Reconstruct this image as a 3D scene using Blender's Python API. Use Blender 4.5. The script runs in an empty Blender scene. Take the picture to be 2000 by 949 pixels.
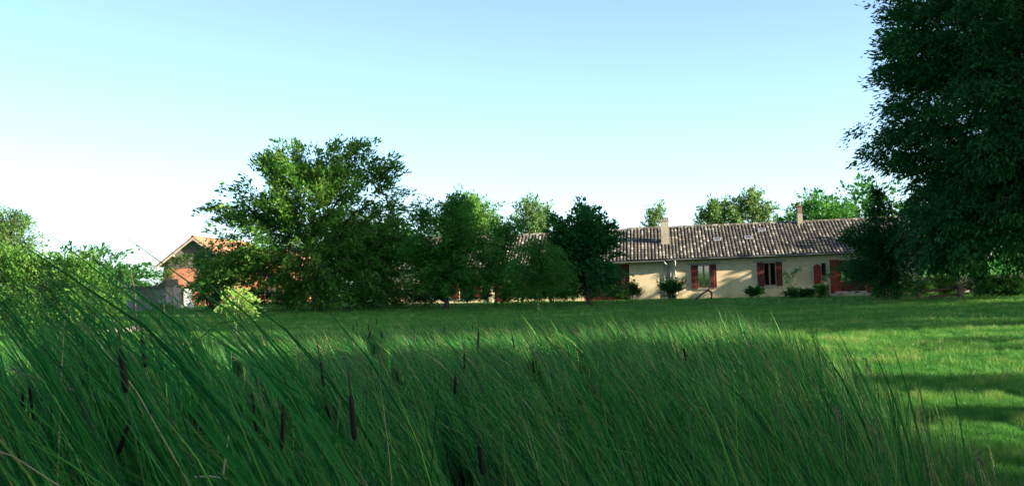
import bpy, math, random
import numpy as np
from mathutils import Vector, Matrix, noise
R = math.radians
C = bpy.context.scene.collection
scn = bpy.context.scene
random.seed(7)

# ------------------------------------------------------------------ camera
EYE = 1.65; F = 2110.0; PITCH = 1.78; ROLL = -2.2
cam_d = bpy.data.cameras.new('camera'); cam = bpy.data.objects.new('camera', cam_d); C.objects.link(cam)
cam_d.sensor_width = 36; cam_d.lens = F/2000*36; cam_d.clip_end = 2000; cam_d.clip_start = 0.1
CM = Matrix.Translation((0, 0, EYE)) @ Matrix.Rotation(R(90+PITCH), 4, 'X') @ Matrix.Rotation(R(ROLL), 4, 'Z')
cam.matrix_world = CM
scn.camera = cam
def ray(px, py):
    return (CM.to_3x3() @ Vector(((px-1000)/F, -(py-474.5)/F, -1.0)))
def at(px, py, Y):
    d = ray(px, py); return Vector((0, 0, EYE)) + d*(Y/d.y)
CMI = np.array(CM.inverted())
def project(P):
    Q = P @ CMI[:3, :3].T + CMI[:3, 3]
    return 1000 + F*Q[..., 0]/-Q[..., 2], 474.5 - F*Q[..., 1]/-Q[..., 2]

# ------------------------------------------------------------------ light
SUN_AZ = 70.0; SUN_EL = 17.0        # sun to the right of the view axis and a little behind the viewer
S = Vector((math.sin(R(SUN_AZ))*math.cos(R(SUN_EL)), -math.cos(R(SUN_AZ))*math.cos(R(SUN_EL)), math.sin(R(SUN_EL))))
w = bpy.data.worlds.new('World'); scn.world = w; w.use_nodes = True
nt = w.node_tree; bg = nt.nodes['Background']
sky = nt.nodes.new('ShaderNodeTexSky'); sky.sky_type = 'NISHITA'; sky.sun_disc = False
sky.sun_elevation = R(SUN_EL); sky.sun_rotation = math.atan2(S.x, S.y)
sky.air_density = 0.55; sky.dust_density = 1.1; sky.ozone_density = 2.0
tint = nt.nodes.new('ShaderNodeMix'); tint.data_type = 'RGBA'; tint.blend_type = 'MULTIPLY'; tint.inputs[0].default_value = 1
tint.inputs[7].default_value = (1.04, 1.04, 0.90, 1)       # the camera's cool white balance
nt.links.new(sky.outputs[0], tint.inputs[6]); nt.links.new(tint.outputs[2], bg.inputs[0]); bg.inputs[1].default_value = 0.125
sd = bpy.data.lights.new('sun', 'SUN'); sd.energy = 5.0; sd.angle = R(0.5); sd.color = (1.0, 0.88, 0.70)
so = bpy.data.objects.new('sun', sd); C.objects.link(so); so.rotation_euler = S.to_track_quat('Z', 'Y').to_euler(); so.location = (40, -20, 40)
scn.view_settings.view_transform = 'Standard'; scn.view_settings.look = 'None'
scn.view_settings.exposure = 1.84; scn.view_settings.gamma = 1.0; scn.view_settings.use_curve_mapping = False
scn.cycles.max_bounces = 6; scn.cycles.transparent_max_bounces = 8

# ------------------------------------------------------------------ materials
def new_mat(name):
    m = bpy.data.materials.new(name); m.use_nodes = True
    n = m.node_tree.nodes; return m, m.node_tree, n['Principled BSDF']
def ramp(t, stops):
    r = t.nodes.new('ShaderNodeValToRGB'); el = r.color_ramp.elements
    while len(el) < len(stops): el.new(0.5)
    for e, (p, c) in zip(el, stops): e.position = p; e.color = (*c, 1)
    return r
def leaf_mat(name, stops, transl=0.35, rough=0.6, spec=0.12):
    m, t, b = new_mat(name)
    a = t.nodes.new('ShaderNodeAttribute'); a.attribute_name = 'rnd'
    r = ramp(t, stops); t.links.new(a.outputs['Fac'], r.inputs[0]); t.links.new(r.outputs[0], b.inputs['Base Color'])
    b.inputs['Roughness'].default_value = rough; b.inputs['Specular IOR Level'].default_value = spec
    tr = t.nodes.new('ShaderNodeBsdfTranslucent'); t.links.new(r.outputs[0], tr.inputs[0])
    mx = t.nodes.new('ShaderNodeMixShader'); mx.inputs[0].default_value = transl
    t.links.new(b.outputs[0], mx.inputs[1]); t.links.new(tr.outputs[0], mx.inputs[2])
    t.links.new(mx.outputs[0], t.nodes['Material Output'].inputs[0]); return m
def noise_mat(name, stops, scale=4, detail=6, rough=0.8, bump=0.0, bscale=None, dist=0.02, stretch=None, spec=0.3):
    m, t, b = new_mat(name)
    tc = t.nodes.new('ShaderNodeTexCoord'); mp = t.nodes.new('ShaderNodeMapping')
    t.links.new(tc.outputs['Object'], mp.inputs[0])
    if stretch: mp.inputs['Scale'].default_value = stretch
    nz = t.nodes.new('ShaderNodeTexNoise'); nz.inputs['Scale'].default_value = scale; nz.inputs['Detail'].default_value = detail
    nz.inputs['Roughness'].default_value = 0.62
    t.links.new(mp.outputs[0], nz.inputs[0])
    r = ramp(t, stops); t.links.new(nz.outputs[0], r.inputs[0]); t.links.new(r.outputs[0], b.inputs['Base Color'])
    b.inputs['Roughness'].default_value = rough; b.inputs['Specular IOR Level'].default_value = spec
    if bump:
        n2 = t.nodes.new('ShaderNodeTexNoise'); n2.inputs['Scale'].default_value = bscale or scale*4; n2.inputs['Detail'].default_value = 5
        t.links.new(mp.outputs[0], n2.inputs[0])
        bp = t.nodes.new('ShaderNodeBump'); bp.inputs['Strength'].default_value = bump; bp.inputs['Distance'].default_value = dist
        t.links.new(n2.outputs[0], bp.inputs['Height']); t.links.new(bp.outputs[0], b.inputs['Normal'])
    return m
M = {}
M['walnut'] = leaf_mat('walnut_leaf', [(0, (.040, .14, .020)), (.5, (.085, .22, .03)), (1, (.23, .35, .07))], .45)
M['mapleleaf'] = leaf_mat('maple_leaf', [(0, (.016, .10, .022)), (.6, (.032, .155, .030)), (1, (.065, .21, .04))], .32)
M['dark'] = leaf_mat('dark_leaf', [(0, (.012, .075, .018)), (.6, (.024, .12, .024)), (1, (.050, .17, .032))], .32)
M['deep'] = leaf_mat('deep_leaf', [(0, (.020, .095, .018)), (.6, (.036, .14, .024)), (1, (.075, .19, .032))], .35)
M['mid'] = leaf_mat('mid_leaf', [(0, (.034, .15, .024)), (.6, (.066, .23, .032)), (1, (.14, .31, .05))], .42)
M['pale'] = leaf_mat('pale_leaf', [(0, (.06, .15, .035)), (.6, (.12, .22, .055)), (1, (.24, .33, .12))], .35)
M['bright'] = leaf_mat('bright_leaf', [(0, (.05, .16, .025)), (.6, (.10, .23, .035)), (1, (.20, .34, .07))], .4)
M['lime'] = leaf_mat('lime_leaf', [(0, (.15, .33, .05)), (1, (.34, .52, .12))], .35)
M['bark'] = noise_mat('bark', [(.3, (.035, .028, .020)), (.7, (.10, .085, .065))], 6, bump=.6, stretch=(1, 1, .25))
M['palebark'] = noise_mat('pale_bark', [(.3, (.20, .18, .15)), (.7, (.38, .35, .29))], 8)
M['deadwood'] = noise_mat('dead_wood', [(.3, (.04, .03, .025)), (.7, (.09, .07, .055))], 8)
M['plaster'] = noise_mat('lime_plaster', [(.2, (.60, .46, .27)), (.5, (.74, .59, .36)), (.8, (.80, .66, .43))], 1.3, 8, .9, .3, 25, .01)
M['plaster2'] = noise_mat('worn_plaster', [(.2, (.30, .26, .19)), (.5, (.42, .37, .27)), (.8, (.50, .44, .33))], 1.8, 8, .9, .3, 25, .01)
M['greyplaster'] = noise_mat('grey_render', [(.3, (.11, .095, .08)), (.7, (.19, .165, .14))], 2.2, 8, .95, .3)
M['surround'] = noise_mat('stone_surround', [(.3, (.30, .27, .22)), (.7, (.42, .38, .31))], 5)
M['redpaint'] = noise_mat('dark_red_paint', [(.25, (.085, .012, .012)), (.6, (.135, .020, .018)), (.85, (.18, .04, .03))], 5, rough=.6, stretch=(1, 1, .3))
M['redbright'] = noise_mat('bright_red_paint', [(.25, (.20, .025, .018)), (.6, (.29, .040, .026)), (.85, (.34, .08, .055))], 5, rough=.6, stretch=(1, 1, .3))
M['wood'] = noise_mat('varnished_wood', [(.3, (.28, .20, .11)), (.7, (.38, .28, .16))], 9, rough=.6, stretch=(1, 1, .2))
M['timber'] = noise_mat('old_timber', [(.3, (.07, .055, .045)), (.7, (.14, .115, .09))], 5, stretch=(1, 1, .3))
M['zinc'] = noise_mat('zinc', [(.3, (.28, .28, .28)), (.7, (.42, .42, .41))], 8, rough=.5)
M['whitepipe'] = noise_mat('pale_pipe', [(.3, (.50, .49, .46)), (.7, (.62, .61, .57))], 8, rough=.5)
M['white'] = noise_mat('white_paint', [(.3, (.55, .55, .52)), (.7, (.72, .72, .68))], 3)
M['stone'] = noise_mat('pale_stone', [(.3, (.30, .25, .19)), (.7, (.48, .42, .33))], 3, bump=.6)
M['water'] = noise_mat('pond_water', [(.3, (.012, .016, .010)), (.7, (.02, .026, .015))], 2, rough=.06, spec=.5)
M['gravel'] = noise_mat('pale_gravel', [(.3, (.38, .36, .33)), (.7, (.62, .60, .56))], 14, bump=.8, bscale=30)
M['soil'] = noise_mat('bare_soil', [(.3, (.07, .035, .025)), (.7, (.11, .06, .04))], 8, bump=.8)
M['daisy'] = noise_mat('daisy_petal', [(.3, (.7, .7, .68)), (.7, (.8, .8, .78))], 3)
M['head'] = noise_mat('cattail_head', [(.3, (.006, .004, .003)), (.7, (.022, .012, .007))], 60, bump=.5, bscale=300, dist=.002)
M['spike'] = noise_mat('cattail_spike', [(.3, (.05, .03, .025)), (.7, (.09, .055, .04))], 30)
M['stalk'] = noise_mat('cattail_stalk', [(.3, (.03, .09, .03)), (.7, (.06, .12, .04))], 6)
M['straw'] = noise_mat('straw', [(.3, (.30, .25, .16)), (.7, (.42, .36, .25))], 6)
M['grasshead'] = leaf_mat('grass_seed', [(0, (.10, .10, .06)), (1, (.18, .16, .10))], .3)
def stain(m, lo=(.72, .68, .62), hz=.5):
    t = m.node_tree; b = t.nodes['Principled BSDF']; src = b.inputs['Base Color'].links[0].from_socket
    tc = t.nodes.new('ShaderNodeTexCoord'); mp = t.nodes.new('ShaderNodeMapping'); mp.inputs['Scale'].default_value = (1.6, 1, .45); t.links.new(tc.outputs['Object'], mp.inputs[0])
    n = t.nodes.new('ShaderNodeTexNoise'); n.inputs['Scale'].default_value = 1.1; n.inputs['Detail'].default_value = 9; n.inputs['Roughness'].default_value = .7; t.links.new(mp.outputs[0], n.inputs[0])
    sx = t.nodes.new('ShaderNodeSeparateXYZ'); t.links.new(tc.outputs['Object'], sx.inputs[0])
    mr = t.nodes.new('ShaderNodeMapRange'); mr.inputs[1].default_value = 0; mr.inputs[2].default_value = hz; mr.inputs[3].default_value = -.22; mr.inputs[4].default_value = 0; t.links.new(sx.outputs[2], mr.inputs[0])
    ad = t.nodes.new('ShaderNodeMath'); t.links.new(n.outputs[0], ad.inputs[0]); t.links.new(mr.outputs[0], ad.inputs[1])
    r = ramp(t, [(.28, lo), (.5, (1, 1, 1))]); t.links.new(ad.outputs[0], r.inputs[0])
    mx = t.nodes.new('ShaderNodeMix'); mx.data_type = 'RGBA'; mx.blend_type = 'MULTIPLY'; mx.inputs[0].default_value = 1
    t.links.new(src, mx.inputs[6]); t.links.new(r.outputs[0], mx.inputs[7]); t.links.new(mx.outputs[2], b.inputs['Base Color'])
stain(M['plaster']); stain(M['plaster2']); stain(M['redpaint'], (.55, .5, .5), .8); stain(M['redbright'], (.6, .55, .55), .8); stain(M['greyplaster'])
def glass_mat():
    m, t, b = new_mat('window_glass'); b.inputs['Base Color'].default_value = (.02, .022, .024, 1)
    b.inputs['Roughness'].default_value = .03; b.inputs['Specular IOR Level'].default_value = 1.0; b.inputs['IOR'].default_value = 2.2; return m
M['glass'] = glass_mat()
def brick_mat(name, c1, c2, mortar, sc=1.0):
    m, t, b = new_mat(name)
    tc = t.nodes.new('ShaderNodeTexCoord'); sep = t.nodes.new('ShaderNodeSeparateXYZ'); ad = t.nodes.new('ShaderNodeMath'); cb = t.nodes.new('ShaderNodeCombineXYZ')
    t.links.new(tc.outputs['Object'], sep.inputs[0]); t.links.new(sep.outputs[0], ad.inputs[0]); t.links.new(sep.outputs[1], ad.inputs[1])
    t.links.new(ad.outputs[0], cb.inputs[0]); t.links.new(sep.outputs[2], cb.inputs[1])
    br = t.nodes.new('ShaderNodeTexBrick'); br.inputs['Scale'].default_value = sc; br.inputs['Brick Width'].default_value = .26; br.inputs['Row Height'].default_value = .08
    br.inputs['Mortar Size'].default_value = .012; br.inputs['Color1'].default_value = (*c1, 1); br.inputs['Color2'].default_value = (*c2, 1); br.inputs['Mortar'].default_value = (*mortar, 1)
    t.links.new(cb.outputs[0], br.inputs[0])
    nz = t.nodes.new('ShaderNodeTexNoise'); nz.inputs['Scale'].default_value = 1.5; nz.inputs['Detail'].default_value = 6
    t.links.new(tc.outputs['Object'], nz.inputs[0])
    mx = t.nodes.new('ShaderNodeMix'); mx.data_type = 'RGBA'; mx.blend_type = 'MULTIPLY'; mx.inputs[0].default_value = .6
    r = ramp(t, [(.3, (.55, .5, .45)), (.6, (1, 1, 1))]); t.links.new(nz.outputs[0], r.inputs[0])
    t.links.new(br.outputs[0], mx.inputs[6]); t.links.new(r.outputs[0], mx.inputs[7]); t.links.new(mx.outputs[2], b.inputs['Base Color'])
    b.inputs['Roughness'].default_value = .9; return m
M['brick'] = brick_mat('orange_brick', (.52, .17, .07), (.42, .13, .06), (.40, .26, .17))
M['block'] = brick_mat('grey_boards', (.30, .28, .27), (.24, .225, .22), (.10, .09, .09))
M['chimbrick'] = brick_mat('chimney_brick', (.22, .13, .10), (.16, .10, .08), (.25, .2, .16))
def tile_mat(name, stops):
    m, t, b = new_mat(name)
    a = t.nodes.new('ShaderNodeAttribute'); a.attribute_name = 'rnd'
    r = ramp(t, stops); t.links.new(a.outputs['Fac'], r.inputs[0])
    tc = t.nodes.new('ShaderNodeTexCoord'); nz = t.nodes.new('ShaderNodeTexNoise'); nz.inputs['Scale'].default_value = 7; nz.inputs['Detail'].default_value = 6
    t.links.new(tc.outputs['Object'], nz.inputs[0])
    r2 = ramp(t, [(.35, (.45, .42, .42)), (.6, (1, 1, 1))]); t.links.new(nz.outputs[0], r2.inputs[0])
    mx = t.nodes.new('ShaderNodeMix'); mx.data_type = 'RGBA'; mx.blend_type = 'MULTIPLY'; mx.inputs[0].default_value = .8
    t.links.new(r.outputs[0], mx.inputs[6]); t.links.new(r2.outputs[0], mx.inputs[7]); t.links.new(mx.outputs[2], b.inputs['Base Color'])
    b.inputs['Roughness'].default_value = .85; return m
M['tile'] = tile_mat('weathered_tile', [(0, (.010, .008, .008)), (.10, (.02, .015, .014)), (.14, (.062, .054, .042)), (.45, (.110, .097, .072)), (.75, (.180, .158, .118)), (1, (.40, .36, .28))])
M['tileorange'] = tile_mat('orange_tile', [(0, (.10, .04, .025)), (.12, (.14, .06, .035)), (.16, (.34, .13, .07)), (.6, (.48, .20, .10)), (1, (.55, .32, .20))])

# ground
def ground_mat():
    m, t, b = new_mat('lawn'); L = t.links
    tc = t.nodes.new('ShaderNodeTexCoord')
    def nz(s, d=6, rg=.6):
        n = t.nodes.new('ShaderNodeTexNoise'); n.inputs['Scale'].default_value = s; n.inputs['Detail'].default_value = d; n.inputs['Roughness'].default_value = rg
        L.new(tc.outputs['Object'], n.inputs[0]); return n
    n1 = nz(.6); n2 = nz(9, 8, .7)
    r1 = ramp(t, [(.3, (.040, .17, .020)), (.5, (.065, .22, .026)), (.7, (.11, .25, .034))]); L.new(n1.outputs[0], r1.inputs[0])
    r2 = ramp(t, [(.35, (.35, .4, .35)), (.5, (.85, .9, .8)), (.68, (1.35, 1.3, 1.1))]); L.new(n2.outputs[0], r2.inputs[0])
    mx = t.nodes.new('ShaderNodeMix'); mx.data_type = 'RGBA'; mx.blend_type = 'MULTIPLY'; mx.inputs[0].default_value = .8
    L.new(r1.outputs[0], mx.inputs[6]); L.new(r2.outputs[0], mx.inputs[7]); L.new(mx.outputs[2], b.inputs['Base Color'])
    b.inputs['Roughness'].default_value = .9; b.inputs['Specular IOR Level'].default_value = .1
    bp = t.nodes.new('ShaderNodeBump'); bp.inputs['Strength'].default_value = 1; bp.inputs['Distance'].default_value = .12
    n3 = nz(14, 8, .8); L.new(n3.outputs[0], bp.inputs['Height']); L.new(bp.outputs[0], b.inputs['Normal']); return m
M['lawn'] = ground_mat()

# ------------------------------------------------------------------ mesh helpers
def link_mesh(name, me, parent=None, loc=None):
    o = bpy.data.objects.new(name, me); C.objects.link(o)
    if parent: o.parent = parent
    if loc is not None: o.location = loc
    return o
def mesh_np(name, V, Fc, mat, attrs=None, face_attr=None, smooth=False):
    V = np.asarray(V, np.float32); Fc = np.asarray(Fc, np.int32); n, k = Fc.shape
    me = bpy.data.meshes.new(name); me.vertices.add(len(V)); me.vertices.foreach_set('co', V.ravel())
    me.loops.add(n*k); me.loops.foreach_set('vertex_index', Fc.ravel())
    me.polygons.add(n); me.polygons.foreach_set('loop_start', np.arange(0, n*k, k, dtype=np.int32))
    me.polygons.foreach_set('loop_total', np.full(n, k, np.int32))
    if smooth: me.polygons.foreach_set('use_smooth', np.ones(n, bool))
    me.update(calc_edges=True)
    for kk, v in (attrs or {}).items():
        a = me.attributes.new(kk, 'FLOAT', 'POINT'); a.data.foreach_set('value', np.asarray(v, np.float32))
    for kk, v in (face_attr or {}).items():
        a = me.attributes.new(kk, 'FLOAT', 'FACE'); a.data.foreach_set('value', np.asarray(v, np.float32))
    me.materials.append(mat); return me
class MB:
    def __init__(s): s.v = []; s.f = []; s.a = []
    def add(s, vs, fs, a=0):
        b = len(s.v); s.v += [tuple(x) for x in vs]; s.f += [tuple(i+b for i in f) for f in fs]; s.a += [a]*len(fs)
    def box(s, x0, x1, y0, y1, z0, z1, a=0, rot=None):
        vs = [Vector((x, y, z)) for x in (x0, x1) for y in (y0, y1) for z in (z0, z1)]
        if rot: c = sum(vs, Vector())/8; vs = [c+rot@(v-c) for v in vs]
        s.add(vs, [(0, 1, 3, 2), (4, 6, 7, 5), (0, 4, 5, 1), (2, 3, 7, 6), (0, 2, 6, 4), (1, 5, 7, 3)], a)
    def tube(s, pts, rad, n=6, cap=True):
        pts = [Vector(p) for p in pts]; rings = []
        for i, p in enumerate(pts):
            d = (pts[min(i+1, len(pts)-1)]-pts[max(i-1, 0)]).normalized()
            q = Vector((1, 0, 0)) if abs(d.x) < .9 else Vector((0, 1, 0))
            u = d.cross(q).normalized(); v = d.cross(u); r = rad[i] if hasattr(rad, '__len__') else rad
            rings.append([p+(u*math.cos(2*math.pi*k/n)+v*math.sin(2*math.pi*k/n))*r for k in range(n)])
        vs = [x for rg in rings for x in rg]; fs = []
        for i in range(len(pts)-1):
            for k in range(n): fs.append((i*n+k, i*n+(k+1) % n, (i+1)*n+(k+1) % n, (i+1)*n+k))
        if cap: fs.append(tuple(range(n))[::-1]); fs.append(tuple((len(pts)-1)*n+k for k in range(n)))
        s.add(vs, fs)
    def prism(s, poly, y0, y1):
        n = len(poly); vs = [(x, y0, z) for x, z in poly]+[(x, y1, z) for x, z in poly]
        s.add(vs, [tuple(range(n)), tuple(range(2*n-1, n-1, -1))]+[(i, i+n, (i+1) % n+n, (i+1) % n) for i in range(n)])
    def build(s, name, mat, parent=None, smooth=False, loc=None):
        me = bpy.data.meshes.new(name); me.from_pydata(s.v, [], s.f); me.materials.append(mat)
        at_ = me.attributes.new('rnd', 'FLOAT', 'FACE'); at_.data.foreach_set('value', s.a)
        if smooth: me.polygons.foreach_set('use_smooth', [True]*len(s.f))
        me.update(); return link_mesh(name, me, parent, loc)
def tag(o, label=None, cat=None, group=None, kind=None):
    if label: o['label'] = label
    if cat: o['category'] = cat
    if group: o['group'] = group
    if kind: o['kind'] = kind
    return o
def thing(name, label, cat, loc=(0, 0, 0), rz=0, group=None):
    o = bpy.data.objects.new(name, None); C.objects.link(o); o.location = loc; o.rotation_euler = (0, 0, rz); o.empty_display_size = .3
    return tag(o, label, cat, group)

# ------------------------------------------------------------------ terrain
def sst(x, a, b):
    t = np.clip((x-a)/(b-a), 0, 1); return t*t*(3-2*t)
def bed_right(y): return 1.95+.14*y
def gz(x, y):
    x = np.asarray(x, float); y = np.asarray(y, float)
    h = (.15-.0165*np.clip(x, -30, 30))*sst(y, 28, 58) + .025*np.sin(x*.35+1)*np.cos(y*.27) + .012*np.sin(x*.9+y*.7)
    inside = sst(bed_right(y)+.5-x, 0, 1.3)*sst(y, .9, 2.2)*sst(28.5-y, 0, 2.5)*sst(x+24, 0, 3)
    return h*(1-inside)-.85*inside
def axis(lo, hi, n, c, k):
    t = np.linspace(-1, 1, n); v = np.sinh(t*k)/math.sinh(k)
    return np.where(v < 0, c+v*(c-lo), c+v*(hi-c))
gx = axis(-500, 500, 330, 3, 5.5); gy = axis(-400, 900, 380, 14, 6.0)
GX, GY = np.meshgrid(gx, gy); V = np.stack([GX, GY, gz(GX, GY)], -1).reshape(-1, 3)
nx, ny = len(gx), len(gy); ii = (np.arange(ny-1)[:, None]*nx+np.arange(nx-1)[None]).ravel()
me = mesh_np('ground', V, np.stack([ii, ii+1, ii+nx+1, ii+nx], -1), M['lawn'], smooth=True)
tag(link_mesh('ground', me), kind='structure')
mb = MB(); mb.add([(-26, .5, -.62), (7, .5, -.62), (7, 29, -.62), (-26, 29, -.62)], [(0, 1, 2, 3)])
tag(mb.build('pond_water', M['water']), kind='structure')

# ------------------------------------------------------------------ trees
def tree(name, label, cat, base, ells, leafm, barkm='bark', clumps=200, per=40, size=.16, asp=.42, rt=.16, spread=.45,
         droop=.25, seed=1, group=None, gaps=.0, stems=1, limb=True, trunk_top=.6, shell=.42, ragged=.12, zmin=0, elong=1.0):
    """ells: world ellipsoids (centre Vector, rx, ry, rz). base: world point of the trunk foot."""
    rng = np.random.default_rng(seed); base = Vector(base)
    E = [(np.array(c)-np.array(base), np.array((rx, ry, rz))) for c, rx, ry, rz in ells]
    wts = np.array([e[1].prod()**.72 for e in E]); wts /= wts.sum()
    P = []; k = 0
    while len(P) < clumps and k < clumps*30:
        k += 1; e = E[rng.choice(len(E), p=wts)]; d = rng.normal(size=3); d /= np.linalg.norm(d)
        p = e[0]+e[1]*d*rng.random()**shell*(rng.uniform(1.02, 1.18) if rng.random() < ragged else 1)
        if p[2] < .12: continue
        if gaps and noise.noise(Vector(p)*(1.1/max(spread*2, .4))*.55+Vector((seed*3.1, 0, 0))) < -.42+gaps: continue
        P.append(p)
    P = np.array(P); n = len(P); cen = P.mean(0); ext = P.max(0)-P.min(0)
    root = thing(name, label, cat, base, 0, group)
    # leaves
    out = P-np.array([0, 0, cen[2]*.75]); out /= (np.linalg.norm(out, axis=1)[:, None]+1e-6)
    sz = rng.uniform(.6, 1.25, n)*spread
    ci = np.repeat(np.arange(n), per); m = len(ci)
    g = rng.normal(size=(m, 3)); g /= np.linalg.norm(g, axis=1)[:, None]; g *= (rng.random((m, 1))**.45)
    g[:, 2] *= .62
    al = (g*out[ci]).sum(1)[:, None]*out[ci]; g = g*.8+al*elong*(1.0+.9*rng.random((n, 1))[ci])
    L = P[ci]+g*sz[ci][:, None]; L[:, 2] -= droop*np.linalg.norm(g, axis=1)**2*sz[ci]*.8
    dirs = out[ci]*.7+g*.8+rng.normal(size=(m, 3))*.45; dirs[:, 2] -= droop*1.2; dirs /= np.linalg.norm(dirs, axis=1)[:, None]
    sd_ = np.cross(dirs, rng.normal(size=(m, 3))+np.array([0, 0, 1.3])); sd_ /= (np.linalg.norm(sd_, axis=1)[:, None]+1e-6)
    nn = np.cross(dirs, sd_)
    ll = size*rng.uniform(.45, 1.45, (m, 1)); ww = ll*asp
    v0 = L-dirs*ll*.5; v2 = L+dirs*ll*.5-nn*ll*.08; v1 = L+sd_*ww*.5+nn*ll*.06; v3 = L-sd_*ww*.5+nn*ll*.06
    V = np.stack([v0, v1, v2, v3], 1).reshape(-1, 3); V[:, 2] = np.maximum(V[:, 2], .02)
    rn = np.clip(np.repeat(rng.normal(.45, .16, n), per)+rng.normal(0, .16, m), 0, 1)
    if zmin:
        kz = np.repeat(L[:, 2] > zmin+.35*np.sin(L[:, 0]*1.7)+rng.normal(0, .1, m), 4); V = V[kz]; rn = rn[kz[::4]]; m = len(rn)
    Fc = np.arange(m*4).reshape(-1, 4)
    link_mesh('crown', mesh_np('crown', V, Fc, M[leafm], face_attr={'rnd': rn}), root)
    # wood
    top = P[:, 2].max()*trunk_top; wood = MB(); nodes = []; par = []
    for st in range(stems):
        ang = st*2*math.pi/stems+seed; off = (.12*math.cos(ang), .12*math.sin(ang)) if stems > 1 else (0, 0)
        prev = -1; K = 7
        for i in range(K+1):
            f = i/K; tx = cen[0]*.55*f*f+off[0]*(1+4*f)+rng.normal()*.05*f*rt*6; ty = cen[1]*.55*f*f+off[1]*(1+4*f)+rng.normal()*.05*f*rt*6
            nodes.append(np.array([tx, ty, (-.15 if i == 0 else 0)+f*top])); par.append(prev); prev = len(nodes)-1
    ntr = len(nodes); lim = min(n, 260) if limb else 0
    sel = rng.permutation(n)[:lim]; sel = sel[np.argsort(np.linalg.norm(P[sel]-np.array([cen[0]*.5, cen[1]*.5, top*.5]), axis=1))]
    for i in sel:
        A = np.array(nodes); q = P[i]*.96; dv = q-A; c = np.linalg.norm(dv, axis=1)+np.where(dv[:, 2] < 0, -dv[:, 2]*1.5, 0)+np.where(A[:, 2] < top*.25, 3, 0)
        j = int(c.argmin()); par.append(j); nodes.append(q)
    cnt = np.zeros(len(nodes)); cnt[ntr:] = 1
    if not lim: cnt[-1] = 1
    for i in range(len(nodes)-1, 0, -1):
        if par[i] >= 0: cnt[par[i]] += cnt[i]
    tot = max(cnt.max(), 1)
    rad = rt*np.maximum(cnt/tot, .0008)**.5
    for st in range(stems):
        idx = list(range(st*8, st*8+8)); rr = [max(rt/math.sqrt(stems)*(1-.8*i/7), .01) for i in range(8)]; rr[0] *= 1.35
        wood.tube([nodes[i] for i in idx], rr, 8)
    for i in range(ntr, len(nodes)):
        a = nodes[par[i]]; b = nodes[i]; mid = (a+b)/2+np.array([0, 0, -.06*np.linalg.norm(b-a)])+rng.normal(size=3)*.05*np.linalg.norm(b-a)
        r0 = min(rad[i]*1.25, rt*.5); wood.tube([a, mid, b], [r0, max(rad[i], .006), max(rad[i]*.6, .004)], 4, False)
    wood.build('trunk', M[barkm], root, True)
    return root
def E(px, py, rx, ry, Y, dep=None, dy=0):
    k = Y/F; return (at(px, py, Y)+Vector((0, dy, 0)), rx*k, (dep if dep is not None else rx*k*.9), ry*k)
def foot(px, Y):
    p = at(px, 580, Y); return Vector((p.x, Y, float(gz(p.x, Y))))

#== main trees
Y = 55
tree('walnut_tree', 'big broad spreading tree with sunlit yellow-green top in front of the barn', 'tree', foot(618, Y),
     [E(620, 335, 120, 52, Y, 3.0), E(560, 400, 120, 75, Y, 3.4), E(690, 400, 95, 80, Y, 3.2), E(470, 430, 60, 34, Y, 1.6), E(450, 485, 62, 55, Y, 1.8), E(430, 540, 45, 40, Y, 1.6), E(600, 490, 180, 75, Y, 4.0),
      E(490, 530, 85, 50, Y, 2.2), E(720, 495, 80, 75, Y, 2.6), E(640, 560, 165, 42, Y, 3.2), E(790, 470, 50, 60, Y, 2), E(695, 290, 42, 20, Y, 1.2), E(748, 335, 32, 30, Y, .9), E(575, 300, 45, 22, Y, 1.3), E(520, 325, 34, 28, Y, 1), E(425, 405, 20, 8, Y, .4), E(770, 430, 35, 40, Y, 1.2)],
     'walnut', clumps=1050, per=60, size=.21, asp=.42, rt=.26, spread=.52, droop=.3, seed=3, gaps=.26, shell=.55)
Y = 53
tree('leafy_tree', 'dark leafy tree right of the big walnut, tip rising above the long roof', 'tree', foot(872, Y),
     [E(888, 430, 48, 44, Y, 1.3), E(868, 490, 72, 60, Y, 1.7), E(930, 505, 62, 55, Y, 1.5), E(832, 425, 26, 36, Y, .6), E(815, 395, 8, 10, Y, .3), E(893, 392, 14, 16, Y, .4), E(880, 550, 80, 26, Y, 1.7), E(830, 500, 48, 56, Y, 1.3)],
     'mid', clumps=470, per=52, size=.17, rt=.12, spread=.44, seed=11, gaps=.3, shell=.55)
Y = 55
tree('small_tree', 'mid green small tree over the left wing between two darker trees', 'tree', foot(968, Y),
     [E(985, 455, 38, 24, Y, .8), E(970, 510, 52, 50, Y, 1.2), E(1010, 535, 48, 42, Y, 1.1), E(950, 550, 40, 25, Y, 1)],
     'mid', clumps=230, per=46, size=.16, rt=.08, spread=.42, seed=5, gaps=.2, shell=.55)
Y = 48
tree('weeping_sapling', 'light green drooping sapling with a thin pale trunk on the lawn', 'tree', foot(1050, Y),
     [E(1050, 500, 50, 30, Y, .9), E(1030, 530, 46, 30, Y, .8), E(1080, 525, 36, 30, Y, .7), E(1045, 475, 24, 14, Y, .4)],
     'mid', 'palebark', clumps=190, per=46, size=.17, asp=.25, rt=.045, spread=.40, droop=1.0, seed=8, gaps=.12, trunk_top=.85)
Y = 54
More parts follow.
